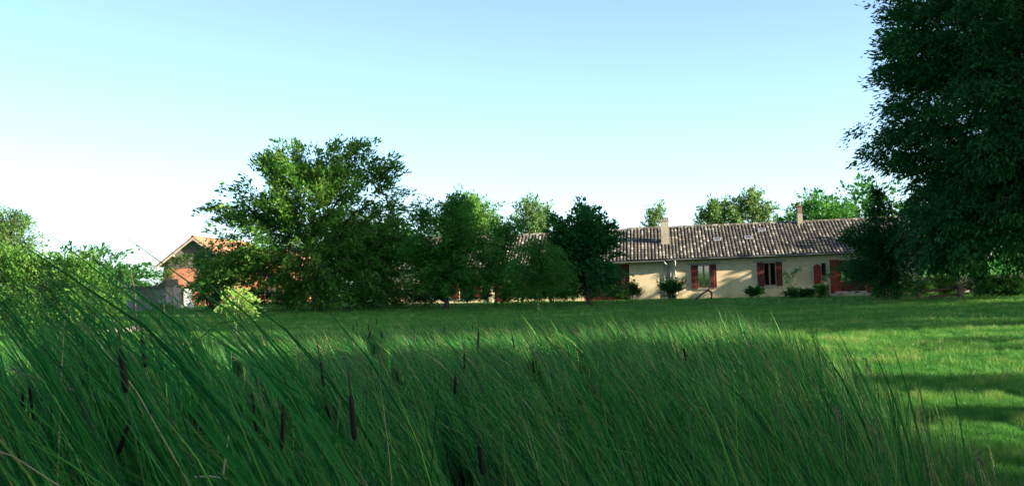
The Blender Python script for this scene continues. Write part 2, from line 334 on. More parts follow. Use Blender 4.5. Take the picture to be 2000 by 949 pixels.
tree('maple_tree', 'dark green tree with a pointed ragged top beside the red garage door', 'tree', foot(1150, Y),
     [E(1140, 440, 46, 38, Y, 1.2), E(1140, 490, 72, 50, Y, 1.7), E(1186, 465, 30, 34, Y, .8), E(1098, 450, 30, 32, Y, .8), E(1130, 403, 9, 13, Y, .3), E(1150, 535, 76, 30, Y, 1.6), E(1198, 436, 12, 12, Y, .3), E(1085, 425, 10, 12, Y, .3)],
     'mapleleaf', clumps=430, per=54, size=.17, asp=.6, rt=.13, spread=.38, seed=21, gaps=.18, shell=.5)
Y = 50
tree('spindly_tree', 'dark multi-stemmed spindly tree in front of the right end of the farmhouse', 'tree', foot(1735, Y),
     [E(1715, 470, 50, 38, Y, 1.3), E(1700, 520, 62, 34, Y, 1.5), E(1745, 500, 50, 55, Y, 1.3), E(1720, 425, 30, 30, Y, .8), E(1712, 385, 10, 14, Y, .3), E(1745, 555, 35, 18, Y, 1), E(1665, 470, 22, 18, Y, .6)],
     'dark', clumps=430, per=44, size=.16, rt=.07, spread=.45, seed=31, gaps=.16, stems=4, shell=.6)
Y = 47
def Ew(x, y, z, rx, ry, rz): return (Vector((x, y, z)), rx, ry, rz)
tree('large_tree', 'very large dark tree filling the right edge of the picture', 'tree', Vector((24.0, 47, float(gz(24, 47)))),
     [Ew(24.9, 47, 8, 8.7, 7, 5.5), Ew(24.8, 47, 12.5, 8.5, 6.5, 5), Ew(25.3, 47, 17, 7.9, 6, 5), Ew(24.9, 47, 4.6, 7.4, 6.5, 3.2), Ew(17.3, 46, 7.0, 2.2, 2.6, 1.7), Ew(17.7, 45.5, 10.3, 2.1, 2.4, 1.6), Ew(19.2, 45, 4.6, 1.6, 2.4, 1.4), Ew(18.8, 45, 12.9, 2.2, 2.4, 1.5),
      Ew(20, 43, 3.2, 3, 2, 1.6), Ew(20, 42, 7, 3.5, 2.5, 3), Ew(21, 42, 11, 3.5, 2.5, 3), Ew(21, 43.5, 1.5, 1.6, 1.2, .8), E(1860, 490, 90, 45, 44, 2.2), E(1815, 440, 55, 55, 44, 2), E(1860, 525, 70, 16, 44, 1.6)],
     'dark', clumps=4800, per=84, size=.22, asp=.36, rt=.42, spread=.72, droop=.5, seed=41, gaps=.08, shell=.36, ragged=0, zmin=1.0, elong=.45)
Y = 60
#== trees beyond the house
G = 'trees beyond the farmhouse roof'
tree('tree', 'sunlit yellow-green tree rising behind the left wing roof', 'tree', foot(930, 80), [E(932, 422, 40, 44, 80, 1.6), E(900, 435, 50, 45, 80, 1.8), E(905, 500, 55, 50, 80, 2), E(962, 450, 22, 22, 80, 1)], 'bright', clumps=260, per=50, size=.26, rt=.2, spread=.75, seed=51, group=G)
tree('tree', 'pale wispy tree standing behind the roof between the two dark front trees', 'tree', foot(1035, 84), [E(1032, 410, 26, 32, 84, .9), E(1050, 440, 34, 34, 84, 1.2), E(1005, 440, 18, 16, 84, .8), E(1062, 408, 6, 14, 84, .3), E(1040, 480, 30, 40, 84, 1.2)], 'pale', clumps=180, per=36, size=.24, rt=.14, spread=.55, seed=52, gaps=.15, group=G)
tree('tree', 'small loose tree peeping over the roof just left of the pot-topped chimney', 'tree', foot(1280, 90), [E(1270, 428, 16, 22, 90, .8), E(1287, 414, 11, 13, 90, .4), E(1278, 470, 18, 40, 90, .8)], 'pale', clumps=70, per=34, size=.24, rt=.12, spread=.5, seed=53, gaps=.1, group=G)
tree('tree', 'airy poplar behind the roof, the left and lower one of the pair', 'tree', foot(1400, 86), [E(1400, 412, 28, 32, 86, 1), E(1376, 428, 18, 18, 86, .7), E(1400, 382, 10, 16, 86, .3), E(1395, 470, 28, 40, 86, 1)], 'pale', clumps=170, per=36, size=.24, rt=.13, spread=.52, seed=54, gaps=.18, group=G)
tree('tree', 'airy poplar behind the roof, the right and taller one of the pair', 'tree', foot(1460, 86), [E(1432, 425, 22, 20, 86, .9), E(1450, 392, 25, 36, 86, .9), E(1475, 402, 22, 36, 86, .9), E(1492, 420, 22, 20, 86, .8), E(1432, 372, 10, 14, 86, .3), E(1462, 470, 30, 40, 86, 1)], 'pale', clumps=230, per=36, size=.24, rt=.16, spread=.52, seed=55, gaps=.18, group=G)
tree('tree', 'tiny round treetop just left of the tall thin chimney', 'tree', foot(1521, 88), [E(1521, 428, 8, 8, 88, .5), E(1521, 470, 10, 40, 88, .5)], 'mid', clumps=30, per=34, size=.22, rt=.1, spread=.45, seed=56, group=G)
tree('tree', 'dense rounded green tree behind the tall thin chimney', 'tree', foot(1600, 78), [E(1590, 412, 36, 30, 78, 1.6), E(1628, 418, 36, 24, 78, 1.5), E(1555, 425, 18, 14, 78, 1), E(1600, 470, 55, 40, 78, 2)], 'mid', clumps=190, per=50, size=.24, rt=.2, spread=.6, seed=57, group=G)
tree('tree', 'thin ragged treetop behind the far right end of the roof', 'tree', foot(1672, 80), [E(1670, 420, 12, 12, 80, .6), E(1675, 470, 16, 40, 80, .7)], 'pale', clumps=40, per=22, size=.22, rt=.1, spread=.6, seed=58, gaps=.2, group=G)
for i, (x, y, z, rx, rz, lb) in enumerate(((29, 88, 4, 6, 4.5, 'dark round tree far behind the fence, left of two'), (40, 92, 5, 7, 5, 'dark round tree far behind the fence, right of two'), (-48, 120, 3, 9, 4, 'distant low tree on the left horizon beyond the shed'), (-34, 130, 3, 8, 3, 'distant low tree just left of the barn on the horizon'), (-13, 92, 3.4, 7, 4, 'distant tree showing through the lower right of the walnut'))):
    tree('tree', lb, 'tree', Vector((x, y, float(gz(x, y)))), [(Vector((x, y, z)), rx, 4, rz)], 'deep', clumps=200, per=40, size=.4, asp=.6, rt=.25, spread=1.1, seed=300+i, group='distant trees')
#== left side
tree('willow_tree', 'tall pale feathery tree at the left edge of the picture', 'tree', foot(10, 52), [E(-10, 440, 55, 32, 52, 1.6), E(30, 440, 35, 28, 52, 1.2), E(58, 465, 22, 14, 52, .8), E(0, 500, 70, 50, 52, 2)], 'pale', clumps=260, per=46, size=.18, asp=.3, rt=.2, spread=.5, seed=61, gaps=.08, droop=.5)
Y = 38
tree('bush', 'sunlit bright green bush below the tall feathery tree at the left edge', 'bush', foot(15, Y), [E(10, 520, 60, 45, Y, 1.2), E(20, 590, 70, 50, Y, 1.4)], 'bright', clumps=170, per=46, size=.13, asp=.5, rt=.05, spread=.32, seed=62, stems=3, group='sunlit bushes on the left')
tree('bush', 'broad sunlit bush with a ragged top left of centre of the left bushes', 'bush', foot(100, Y), [E(95, 540, 60, 40, Y, 1.1), E(110, 600, 70, 45, Y, 1.3), E(60, 515, 30, 22, Y, .6)], 'bright', clumps=180, per=46, size=.13, asp=.5, rt=.05, spread=.32, seed=63, stems=3, group='sunlit bushes on the left')
tree('bush', 'pale green sunlit bush, the right one of the left bushes', 'bush', foot(170, Y), [E(155, 520, 30, 22, Y, .6), E(165, 570, 45, 50, Y, .9), E(170, 610, 50, 35, Y, .9)], 'bright', clumps=130, per=46, size=.13, asp=.5, rt=.05, spread=.32, seed=64, stems=3, group='sunlit bushes on the left')
tree('small_tree', 'small darker tree between the sunlit bushes and the grey shed', 'tree', foot(222, 46), [E(228, 535, 24, 24, 46, .5), E(205, 555, 24, 26, 46, .5), E(232, 575, 22, 20, 46, .5), E(205, 590, 26, 20, 46, .6)], 'deep', clumps=90, per=44, size=.13, rt=.05, spread=.3, seed=65)
Y = 30
tree('sapling', 'small sunlit lime green sapling with round head and slim trunk above the reeds', 'tree', foot(459, Y), [E(462, 584, 32, 24, Y, .42), E(455, 600, 26, 14, Y, .36), E(480, 602, 18, 12, Y, .28)], 'lime', 'palebark', clumps=90, per=15, size=.105, asp=.42, rt=.028, spread=.2, seed=66, droop=.6, trunk_top=.8)
tree('bush', 'dark ivy-like bush against the right corner of the brick barn', 'bush', foot(410, 60), [E(420, 515, 36, 32, 60, .9), E(418, 568, 44, 34, 60, 1.1)], 'deep', clumps=200, per=44, size=.15, rt=.06, spread=.36, seed=67, stems=3, gaps=.05)
tree('bush', 'low dark bush under the left branches of the walnut', 'bush', foot(560, 58), [E(560, 580, 60, 22, 58, 1.2), E(500, 575, 30, 18, 58, .8)], 'deep', clumps=90, per=44, size=.16, rt=.05, spread=.38, seed=68, stems=3)
tree('bush', 'low dark bush under the right branches of the walnut', 'bush', foot(730, 58), [E(725, 570, 60, 28, 58, 1.2), E(780, 575, 30, 22, 58, .8)], 'deep', clumps=110, per=44, size=.16, rt=.05, spread=.38, seed=69, stems=3)
tree('bush', 'small green bush in the grass by the brick barn wall', 'bush', foot(322, 64), [E(322, 603, 16, 8, 64, .4)], 'mid', clumps=30, per=40, size=.11, rt=.02, spread=.25, seed=70, stems=3)

# ------------------------------------------------------------------ farmhouse
A = at(800, 560, 65.2); Bp = at(1640, 560, 62.0)
yaw = math.atan2(Bp.y-A.y, Bp.x-A.x); ux = Vector((math.cos(yaw), math.sin(yaw), 0)); nrm = Vector((-math.sin(yaw), math.cos(yaw), 0))
HB = -.22
house = thing('farmhouse', 'long low cream farmhouse with tiled roof and red shutters behind the lawn', 'house', (A.x, A.y, HB), yaw)
def hw(px, py, dep=0.0):
    o = Vector((0, 0, EYE)); d = ray(px, py); p0 = Vector((A.x, A.y, 0))+nrm*dep
    t = (p0-o).dot(nrm)/d.dot(nrm); p = o+d*t; return (p-Vector((A.x, A.y, 0))).dot(ux), p.z-HB
U1 = 29.8; EAVE = hw(1400, 502)[1]; DEP = 8.2; RIDGE = hw(1400, 441, DEP/2)[1]
seam = hw(1232, 540)[0]; lend = hw(958, 560)[0]
def rect(x0, y0, x1, y1):
    a, zt = hw((x0+x1)/2, y0); _, zb = hw((x0+x1)/2, y1); return (hw(x0, (y0+y1)/2)[0], hw(x1, (y0+y1)/2)[0], zb, zt)
holes = {'w1': rect(1363, 518, 1387, 562), 'w2': rect(1492, 513, 1516, 558), 'arch': rect(1604, 513, 1615, 551), 'door': rect(1641, 508, 1690, 574),
         'wl': rect(897, 556, 926, 583), 'wl2': rect(842, 552, 858, 578), 'dl': rect(966, 552, 990, 592), 'garage': rect(1140, 517, 1230, 588)}
def wall_holes(u0, u1, z0, z1, hs, th=.4):
    us = sorted({u0, u1, *[h[0] for h in hs], *[h[1] for h in hs]}); zs = sorted({z0, z1, *[max(h[2], z0) for h in hs], *[h[3] for h in hs]})
    def solid(a, b):
        if a < 0 or b < 0 or a >= len(us)-1 or b >= len(zs)-1: return False
        cu = (us[a]+us[a+1])/2; cz = (zs[b]+zs[b+1])/2
        return not any(h[0] < cu < h[1] and h[2] < cz < h[3] for h in hs)
    m = MB()
    for a in range(len(us)-1):
        for b in range(len(zs)-1):
            if not solid(a, b): continue
            x0, x1, c0, c1 = us[a], us[a+1], zs[b], zs[b+1]
            m.add([(x0, 0, c0), (x1, 0, c0), (x1, 0, c1), (x0, 0, c1)], [(0, 1, 2, 3)]); m.add([(x0, th, c0), (x1, th, c0), (x1, th, c1), (x0, th, c1)], [(3, 2, 1, 0)])
            if not solid(a-1, b): m.add([(x0, 0, c0), (x0, th, c0), (x0, th, c1), (x0, 0, c1)], [(3, 2, 1, 0)])
            if not solid(a+1, b): m.add([(x1, 0, c0), (x1, th, c0), (x1, th, c1), (x1, 0, c1)], [(0, 1, 2, 3)])
            if not solid(a, b-1): m.add([(x0, 0, c0), (x1, 0, c0), (x1, th, c0), (x0, th, c0)], [(3, 2, 1, 0)])
            if not solid(a, b+1): m.add([(x0, 0, c1), (x1, 0, c1), (x1, th, c1), (x0, th, c1)], [(0, 1, 2, 3)])
    return m
WT = EAVE-.02
U0 = -1.3
m = wall_holes(U0, U1, 0, WT, list(holes.values()))
m.box(U0, U1, DEP-.4, DEP, 0, WT)
for x in (U0, U1-.4): m.box(x, x+.4, .402, DEP-.402, 0, WT); m.prism([(0, 0)]*0 or [(x, WT), (x+.4, WT), (x+.4, WT+.01), (x, WT+.01)], .402, DEP-.402)
for x in (U0, U1-.3, seam):   # gable triangles
    m.add([(x, 0, WT), (x, DEP, WT), (x, DEP/2, RIDGE-.08), (x+.3, 0, WT), (x+.3, DEP, WT), (x+.3, DEP/2, RIDGE-.08)], [(0, 1, 2), (3, 5, 4), (0, 2, 5, 3), (1, 4, 5, 2)])
for x in (seam, lend+.1, 12.0, 22.0): m.box(x, x+.15, .402, DEP-.402, .01, WT-.01)
m.build('wall', M['plaster'], house)
def roof_tiles(u0, u1, y0, z0, y1, z1, pitchw=.205, rows=13, over=.0, seedv=1, sag=0.0):
    rr = random.Random(seedv); mb = MB(); nc = int(round((u1-u0)/pitchw)); pw = (u1-u0)/nc
    d = Vector((0, y1-y0, z1-z0)); Ls = d.length; d.normalize(); up = Vector((0, -d.z, d.y)) if d.y > 0 else Vector((0, d.z, -d.y))
    if up.z < 0: up = -up
    for c in range(nc):
        xa = u0+c*pw; cj = rr.uniform(-.008, .008)
        for r_ in range(rows):
            s0 = Ls*r_/rows-.03+rr.uniform(-.02, .02); s1 = Ls*(r_+1)/rows+.04; al = rr.random(); al = .16+.84*al**1.3; lift = rr.uniform(.0, .014)
            cw = pw*.40; cx = xa+pw*.5+cj
            vs = []
            for (s, h, wd) in ((s0, .018+lift, 1.08), (s1, 0, .9)):
                b = Vector((0, y0, z0))+d*s
                b = b - Vector((0, 0, sag*math.sin(math.pi*min(max((xa-u0)/(u1-u0), 0), 1))))
                for k in range(6):
                    a = math.pi*k/5; p = b+up*(h+.075*math.sin(a)); vs.append((cx-cw*wd*math.cos(a), p.y, p.z))
            mb.add(vs, [(k, k+1, k+7, k+6) for k in range(5)], al)
            mb.add(vs[:6], [(5, 4, 3, 2, 1, 0)], .05)
        for r_ in range(3):
            s0 = Ls*r_/3; s1 = Ls*(r_+1)/3; vs = []
            for s in (s0, s1):
                b = Vector((0, y0, z0))+d*s - Vector((0, 0, sag*math.sin(math.pi*min(max((xa-u0)/(u1-u0), 0), 1))))
                for x in (xa, xa+pw): p = b+up*.006; vs.append((x, p.y, p.z))
            mb.add(vs, [(0, 1, 3, 2)], .02+.08*rr.random())
    return mb
def roof(parent, u0, u1, ye, ze, yr, zr, yb, mat='tile', seedv=1, sag=0.0, rows=13, name='roof'):
    mb = roof_tiles(u0, u1, ye, ze, yr, zr, rows=rows, seedv=seedv, sag=sag)
    mb2 = roof_tiles(u0, u1, yb, ze, yr, zr, rows=max(rows//2, 4), pitchw=.41, seedv=seedv+5, sag=sag); mb.add(mb2.v, mb2.f); mb.a[-len(mb2.f):] = mb2.a
    n = int((u1-u0)/.35); rr = random.Random(seedv+9)
    for i in range(n):   # ridge tiles
        x0 = u0+(u1-u0)*i/n; x1 = u0+(u1-u0)*(i+1)/n+.03; sg = -sag*math.sin(math.pi*i/n); vs = []
        for x, rr_ in ((x0, .13), (x1, .115)):
            for k in range(6): a = math.pi*k/5; vs.append((x, yr-rr_*math.cos(a), zr+.03+sg+rr_*.8*math.sin(a)))
        mb.add(vs, [(k, k+1, k+7, k+6) for k in range(5)], .4+.6*rr.random())
    return mb.build(name, M[mat], parent)
roof(house, seam-.2, U1+.15, -.38, EAVE-.02, DEP/2, RIDGE, DEP+.3, seedv=3, sag=.03)
roof(house, U0-.2, seam-.2, -.38, EAVE-.06, DEP/2, RIDGE-.06, DEP+.3, seedv=4, sag=.04)
slope = (RIDGE-EAVE)/(DEP/2+.38)
# under-eave boards
m = MB(); m.box(-.15, U1+.1, -.34, -.01, EAVE-.14, EAVE-.10); m.build('soffit', M['timber'], house)
def gutter(u0, u1, z, ydep=-.47):
    mb = MB(); N = 20
    for i in range(N):
        vs = []
        for u in (u0+(u1-u0)*i/N, u0+(u1-u0)*(i+1)/N):
            for k in range(7): a = math.pi*k/6; vs.append((u, ydep-.07*math.cos(a), z-.07*math.sin(a)))
            for k in range(6, -1, -1): a = math.pi*k/6; vs.append((u, ydep-.063*math.cos(a), z-.063*math.sin(a)))
        mb.add(vs, [(k, k+1, k+15, k+14) for k in range(13)])
    return mb.build('gutter', M['zinc'], house)
gutter(lend+.5, seam+2.0, EAVE-.07); gutter(seam+2.1, U1+.1, EAVE-.03)
for px, mt in ((1308, 'zinc'), (1318, 'whitepipe')):
    u, z = hw(px, 512); mb = MB()
    mb.tube([(u-.35 if px == 1308 else u, -.45, EAVE-.1), (u-.3 if px == 1308 else u, -.43, EAVE-.22), (u, -.12, EAVE-.5), (u, -.07, EAVE-.65), (u, -.07, .2)], .05, 8)
    for zz in (.8, 1.7): mb.tube([(u, -.07, zz-.03), (u, -.07, zz+.03)], .062, 8)
    mb.build('downpipe', M[mt], house, True)
u, _ = hw(1302, 530); m = MB(); m.box(u-.17, u+.17, -.06, -.004, 0, EAVE-.16); m.build('pilaster', M['plaster2'], house)
u, _ = hw(958, 570); m = MB(); m.box(u-.1, u+.1, -.08, -.004, 0, EAVE-.16); m.build('corner_post', M['surround'], house)
def window(key, glass=True, deep=.16, mull=True):
    u0, u1, z0, z1 = holes[key]; m = MB(); fw = .045
    m.box(u0+.002, u0+fw, deep, deep+.06, z0+.002, z1-.002); m.box(u1-fw, u1-.002, deep, deep+.06, z0+.002, z1-.002)
    m.box(u0+fw, u1-fw, deep, deep+.06, z0+.002, z0+fw+.03); m.box(u0+fw, u1-fw, deep, deep+.06, z1-fw, z1-.002)
    if mull: c = (u0+u1)/2; m.box(c-.05, c+.05, deep-.012, deep+.062, z0+fw+.031, z1-fw-.001)
    o = m.build('window', M['wood'], house)
    if glass:
        g = MB(); g.add([(u0+fw, deep+.03, z0+fw), (u1-fw, deep+.03, z0+fw), (u1-fw, deep+.03, z1-fw), (u0+fw, deep+.03, z1-fw)], [(0, 1, 2, 3)]); g.build('pane', M['glass'], o)
    s = MB(); s.box(u0-.06, u1+.06, -.07, -.003, z0-.09, z0-.004); s.build('sill', M['surround'], o)
    l = MB()
    return o
def shutter(u0, u1, z0, z1, mat='redpaint', arch=False, name='shutter', label=None):
    m = MB(); n = max(3, int((u1-u0)/.11)); y0, y1 = -.075, -.04
    for i in range(n):
        a = u0+(u1-u0)*i/n+.004; b = u0+(u1-u0)*(i+1)/n-.004; top = z1
        if arch:
            c = (u0+u1)/2; hwid = (u1-u0)/2; t0 = z1-.16*((a-c)/hwid)**2; t1 = z1-.16*((b-c)/hwid)**2
            m.prism([(a, z0), (b, z0), (b, t1), (a, t0)], y0, y1)
        else: m.box(a, b, y0, y1, z0, z1)
    o = m.build(name, M[mat], house)
    h = z1-z0
    for f in (.14, .84): b = MB(); b.box(u0+.02, u1-.02, y0-.025, y0-.001, z0+h*f-.045, z0+h*f+.045); b.build('batten', M[mat], o)
    g = MB(); g.box(u0-.03 if u0 > 0 else u0, u0+.16, y0-.035, y0-.026, z0+h*.84-.015, z0+h*.84+.015); g.build('hinge', M['timber'], o)
    if label: o['label'] = label
    return o
window('w1'); window('w2', glass=False); window('wl'); window('wl2')
for (k, p) in (('w1', ((1350, 1363), (1387, 1399.5))), ('w2', ((1479, 1492), (1516, 1528)))):
    for a, b in p: z0, z1 = holes[k][2:]; shutter(hw(a, 540)[0], hw(b, 540)[0], z0-.03, z1+.03)
z0, z1 = holes['wl'][2:]; shutter(hw(926.5, 570)[0], hw(940, 570)[0], z0-.02, z1+.03); shutter(hw(884, 570)[0], hw(896.5, 570)[0], z0-.02, z1+.03)
a = rect(1589, 515, 1603.5, 555); shutter(*a, mat='redbright', arch=True, label='bright red arched shutter')
a = rect(1621, 507, 1640.5, 573); shutter(*a, mat='redbright', label='tall bright red door shutter')
a = rect(1690.5, 507, 1706, 574); shutter(*a, mat='redbright', label='tall red door shutter behind the spindly tree')
# arched small window
u0, u1, z0, z1 = holes['arch']; m = MB(); m.box(u0+.002, u0+.05, .14, .2, z0+.002, z1-.002); m.box(u1-.05, u1-.002, .14, .2, z0+.002, z1-.002); m.box(u0+.05, u1-.05, .14, .2, z0+.002, z0+.08); o = m.build('window', M['wood'], house)
g = MB(); g.add([(u0+.05, .17, z0+.08), (u1-.05, .17, z0+.08), (u1-.05, .17, z1-.02), (u0+.05, .17, z1-.02)], [(0, 1, 2, 3)]); g.build('pane', M['glass'], o)
g = MB(); c = (u0+u1)/2; hwid = (u1-u0)/2
for sgn in (-1, 1):
    pts = [(c+sgn*hwid, z1-.18)]+[(c+sgn*hwid*f, z1-.16*f*f) for f in (1, .75, .5, .25, 0)]+[(c+sgn*hwid, z1+.0)]
    g.prism(pts if sgn < 0 else pts[::-1], -.005, .12)
g.build('arch_lintel', M['surround'], o)
# door frame + lower red boards
u0, u1, z0, z1 = holes['door']; m = MB(); m.box(u0+.002, u0+.09, .12, .2, z0, z1-.002); m.box(u1-.09, u1-.002, .12, .2, z0, z1-.002); m.box((u0+u1)/2-.05, (u0+u1)/2+.05, .12, .2, z0, z1-.002); m.box(u0+.09, u1-.09, .13, .19, z1-.09, z1-.002)
o = m.build('door', M['redpaint'], house); g = MB(); g.box(u0+.09, u1-.09, .15, .17, z0, z0+.75); g.build('lower_panel', M['redpaint'], o)
g = MB(); g.add([(u0+.09, .16, z0+.751), (u1-.09, .16, z0+.751), (u1-.09, .16, z1-.09), (u0+.09, .16, z1-.09)], [(0, 1, 2, 3)]); g.build('pane', M['glass'], o)
m = MB(); m.box(u0-.7, u1+.2, -.9, -.004, -.05, .17); m.box(u0-.4, u1, -.5, -.005, .172, .3); m.build('doorstep', M['surround'], house)
# left door + garage
u0, u1, z0, z1 = holes['dl']; m = MB(); n = 6
for i in range(n): m.box(u0+(u1-u0)*i/n+.004, u0+(u1-u0)*(i+1)/n-.004, .06, .1, z0, z1-.002)
m.build('door', M['redpaint'], house)
u0, u1, z0, z1 = holes['garage']; m = MB(); n = 22
for i in range(n): m.box(u0+(u1-u0)*i/n+.005, u0+(u1-u0)*(i+1)/n-.005, .06, .1, z0, z1-.002)
for zz in (z0+.4, z1-.4): m.box(u0+.03, u1-.03, .03, .058, zz-.07, zz+.07)
o = m.build('garage_door', M['redpaint'], house)
g = MB(); c = (u0+u1)/2; g.box(c+.06, c+.10, .0, .03, z0+1.0, z0+1.16); g.build('handle', M['zinc'], o)
# plaster surrounds of the windows (pale stone bands)
for k in ('w1', 'w2'):
    u0, u1, z0, z1 = holes[k]; m = MB(); m.box(u0-.62, u1+.62, -.012, -.002, z1+.045, z1+.13); m.build('lintel', M['surround'], house)
# chimneys
def roof_z(dep): return EAVE+slope*(dep+.38)
u, zt = hw(1297.5, 432, 1.9); wc = .235; m = MB(); zb = roof_z(1.65)-.25; m.box(u-wc, u+wc, 1.65, 2.15, zb, zt); m.box(u-wc-.03, u+wc+.03, 1.62, 2.18, zb+.2, zb+.34); m.box(u-wc-.035, u+wc+.035, 1.615, 2.185, zt+.002, zt+.06)
o = m.build('chimney', M['plaster2'], house)
for i in range(4): g = MB(); x = u-.18+.12*i; g.tube([(x, 1.9, zt+.062), (x, 1.9, zt+.24)], [.05, .042], 8); g.build('chimney_pot', M['tileorange'], o)
u, zt = hw(1560.5, 404, DEP/2-.1); m = MB(); zb = roof_z(DEP/2-.4)-.3; zm = hw(1560.5, 418, DEP/2-.1)[1]; m.box(u-.15, u+.15, DEP/2-.4, DEP/2+.05, zb, zm); o = m.build('chimney', M['plaster2'], house)
m = MB(); m.box(u-.13, u+.13, DEP/2-.38, DEP/2+.03, zm+.002, zt); m.box(u-.17, u+.17, DEP/2-.42, DEP/2+.07, zt+.002, zt+.06); m.build('brick_stack', M['chimbrick'], o)
m = MB(); m.tube([(u, DEP/2-.17, zt+.06), (u, DEP/2-.17, zt+.16)], [.09, .09], 8); m.build('cowl', M['chimbrick'], o)
# skylights lying on the roof
ang = math.atan(slope)
for px, py in ((1401, 469), (1462, 466), (1488, 451)):
    lo, hi = 0, DEP/2   # find depth whose roof height matches
    for _ in range(30):
        mid = (lo+hi)/2; 
        if hw(px, py, mid)[1] > roof_z(mid): lo = mid
        else: hi = mid
    u = hw(px, py, lo)[0]; z = roof_z(lo); rot = Matrix.Rotation(ang, 3, 'X')
    m = MB(); hw_, hl = .23, .20
    def P(a, b, c): v = rot@Vector((a, b, c)); return (u+v.x, lo+v.y, z+v.z)
    def slab(mm, x0, x1, y0, y1, c0, c1): mm.add([P(a, b, c) for a in (x0, x1) for b in (y0, y1) for c in (c0, c1)], [(0, 1, 3, 2), (4, 6, 7, 5), (0, 4, 5, 1), (2, 3, 7, 6), (0, 2, 6, 4), (1, 5, 7, 3)])
    for x0, x1, y0, y1 in ((-hw_, hw_, -hl, -hl+.09), (-hw_, hw_, hl-.05, hl), (-hw_, -hw_+.05, -hl+.09, hl-.05), (hw_-.05, hw_, -hl+.09, hl-.05)): slab(m, x0, x1, y0, y1, 0, .10)
    o = m.build('skylight', M['zinc'], house); g = MB(); slab(g, -hw_+.05, hw_-.05, -hl+.09, hl-.05, .06, .08); g.build('pane', M['glass'], o)

# ------------------------------------------------------------------ barn
bY = 73.0; pl = at(322, 600, bY); BG = float(gz(pl.x, bY))-.1; bw = (at(445, 560, bY)-pl).x
barn = thing('brick_barn', 'orange brick barn with steep gable, grey upper wall and pale door', 'barn', (pl.x, bY, BG), R(-1))
ez = at(312, 517, bY).z-BG+.15; pz = at(378, 464, bY).z-BG; BL = 15.0
beam = at(365, 521, bY).z-BG
dz = at(362, 562, bY).z-BG; d0 = (at(353, 580, bY)-pl).x; d1 = (at(376, 580, bY)-pl).x
m = wall_holes(0, bw, 0, beam, [(d0, d1, -1, dz)], .3); m.box(0, .3, .302, BL, 0, ez); m.box(bw-.3, bw, .302, BL, 0, ez); m.box(.3, bw-.3, BL-.3, BL, 0, ez); m.build('brick_wall', M['brick'], barn)
m = MB(); m.prism([(0, beam+.002), (bw, beam+.002), (bw, ez), (bw/2, pz-.05), (0, ez)], .01, .3); m.build('upper_wall', M['greyplaster'], barn)
m = MB(); c = bw/2+.15
m.box(0.02, bw-.02, -.03, .008, beam-.08, beam+.08); m.box(c-.08, c+.08, -.032, .006, beam+.082, pz-.35); m.box(c-.02, c+.12, -.032, -.003, dz, beam-.082); m.build('timber_frame', M['timber'], barn)
m = MB(); m.box(d0+.01, d0+.18, .1, .16, 0, dz-.01); m.build('door_post', M['timber'], barn)
m = MB(); n = 4
for i in range(n): a = d0+.2+(d1-d0-.22)*i/n; m.box(a, a+(d1-d0-.22)/n-.012, .02, .07, 0, dz-.02)
m.build('door', M['white'], barn)
rt = thing('roof', None, None); rt.parent = barn   # replaced by a single mesh below
bpy.data.objects.remove(rt)
def barn_roof(parent, width, z_e, z_p, length, ov=.4, mat='tileorange', front=.45, seedv=7):
    mb = roof_tiles(-front, length, -ov, z_e-ov*(z_p-z_e)/(width/2), width/2, z_p, rows=9, seedv=seedv)
    mb2 = roof_tiles(-front, length, width+ov, z_e-ov*(z_p-z_e)/(width/2), width/2, z_p, rows=9, seedv=seedv+1); mb.add(mb2.v, mb2.f); mb.a[-len(mb2.f):] = mb2.a
    n = int((length+front)/.35)
    for i in range(n):
        x0 = -front+(length+front)*i/n; vs = []
        for x, r_ in ((x0, .13), (x0+(length+front)/n+.03, .115)):
            for k in range(6): a = math.pi*k/5; vs.append((x, width/2-r_*math.cos(a), z_p+.03+r_*.8*math.sin(a)))
        mb.add(vs, [(k, k+1, k+7, k+6) for k in range(5)], .5+.4*random.random())
    # local frame here: x along the ridge, y across; turn so the ridge runs back (+y)
    mb.v = [(width-v[1], v[0], v[2]) for v in mb.v]
    return mb.build('roof', M[mat], parent)
barn_roof(barn, bw, ez, pz, BL)
m = MB(); sl = (pz-ez)/(bw/2)
for sg in (0, 1):
    xa, xb = (-.4, bw/2) if sg == 0 else (bw+.4, bw/2); za = ez-.4*sl
    m.prism([(xa, za-.16), (xb, pz-.16), (xb, pz-.02), (xa, za-.02)] if sg == 0 else [(xb, pz-.16), (xa, za-.16), (xa, za-.02), (xb, pz-.02)], -.44, -.38)
    for k in (0, .45, .95): xx = xa+(xb-xa)*k; zz = za+(pz-za)*k; m.box(min(xx, xx+.1), max(xx, xx+.1), -.37, 0, zz-.2, zz-.1)
m.build('bargeboard', M['plaster2'], barn)
# climbing plant on the gable
g0 = Vector((pl.x, bY-.12, BG))
tree('climbing_ivy', 'dry brownish climbing plant on the left side of the barn gable', 'climber', g0+Vector((.3, 0, 0)),
     [(g0+Vector((.35, 0, 2.0)), .4, .1, 1.2), (g0+Vector((.8, 0, 2.9)), .75, .1, .6), (g0+Vector((1.4, 0, 3.4)), .7, .1, .35), (g0+Vector((.3, 0, 1.1)), .25, .1, .9)], 'ivy' if 'ivy' in M else 'pale', clumps=60, per=40, size=.10, rt=.04, spread=.24, seed=77, gaps=.1)
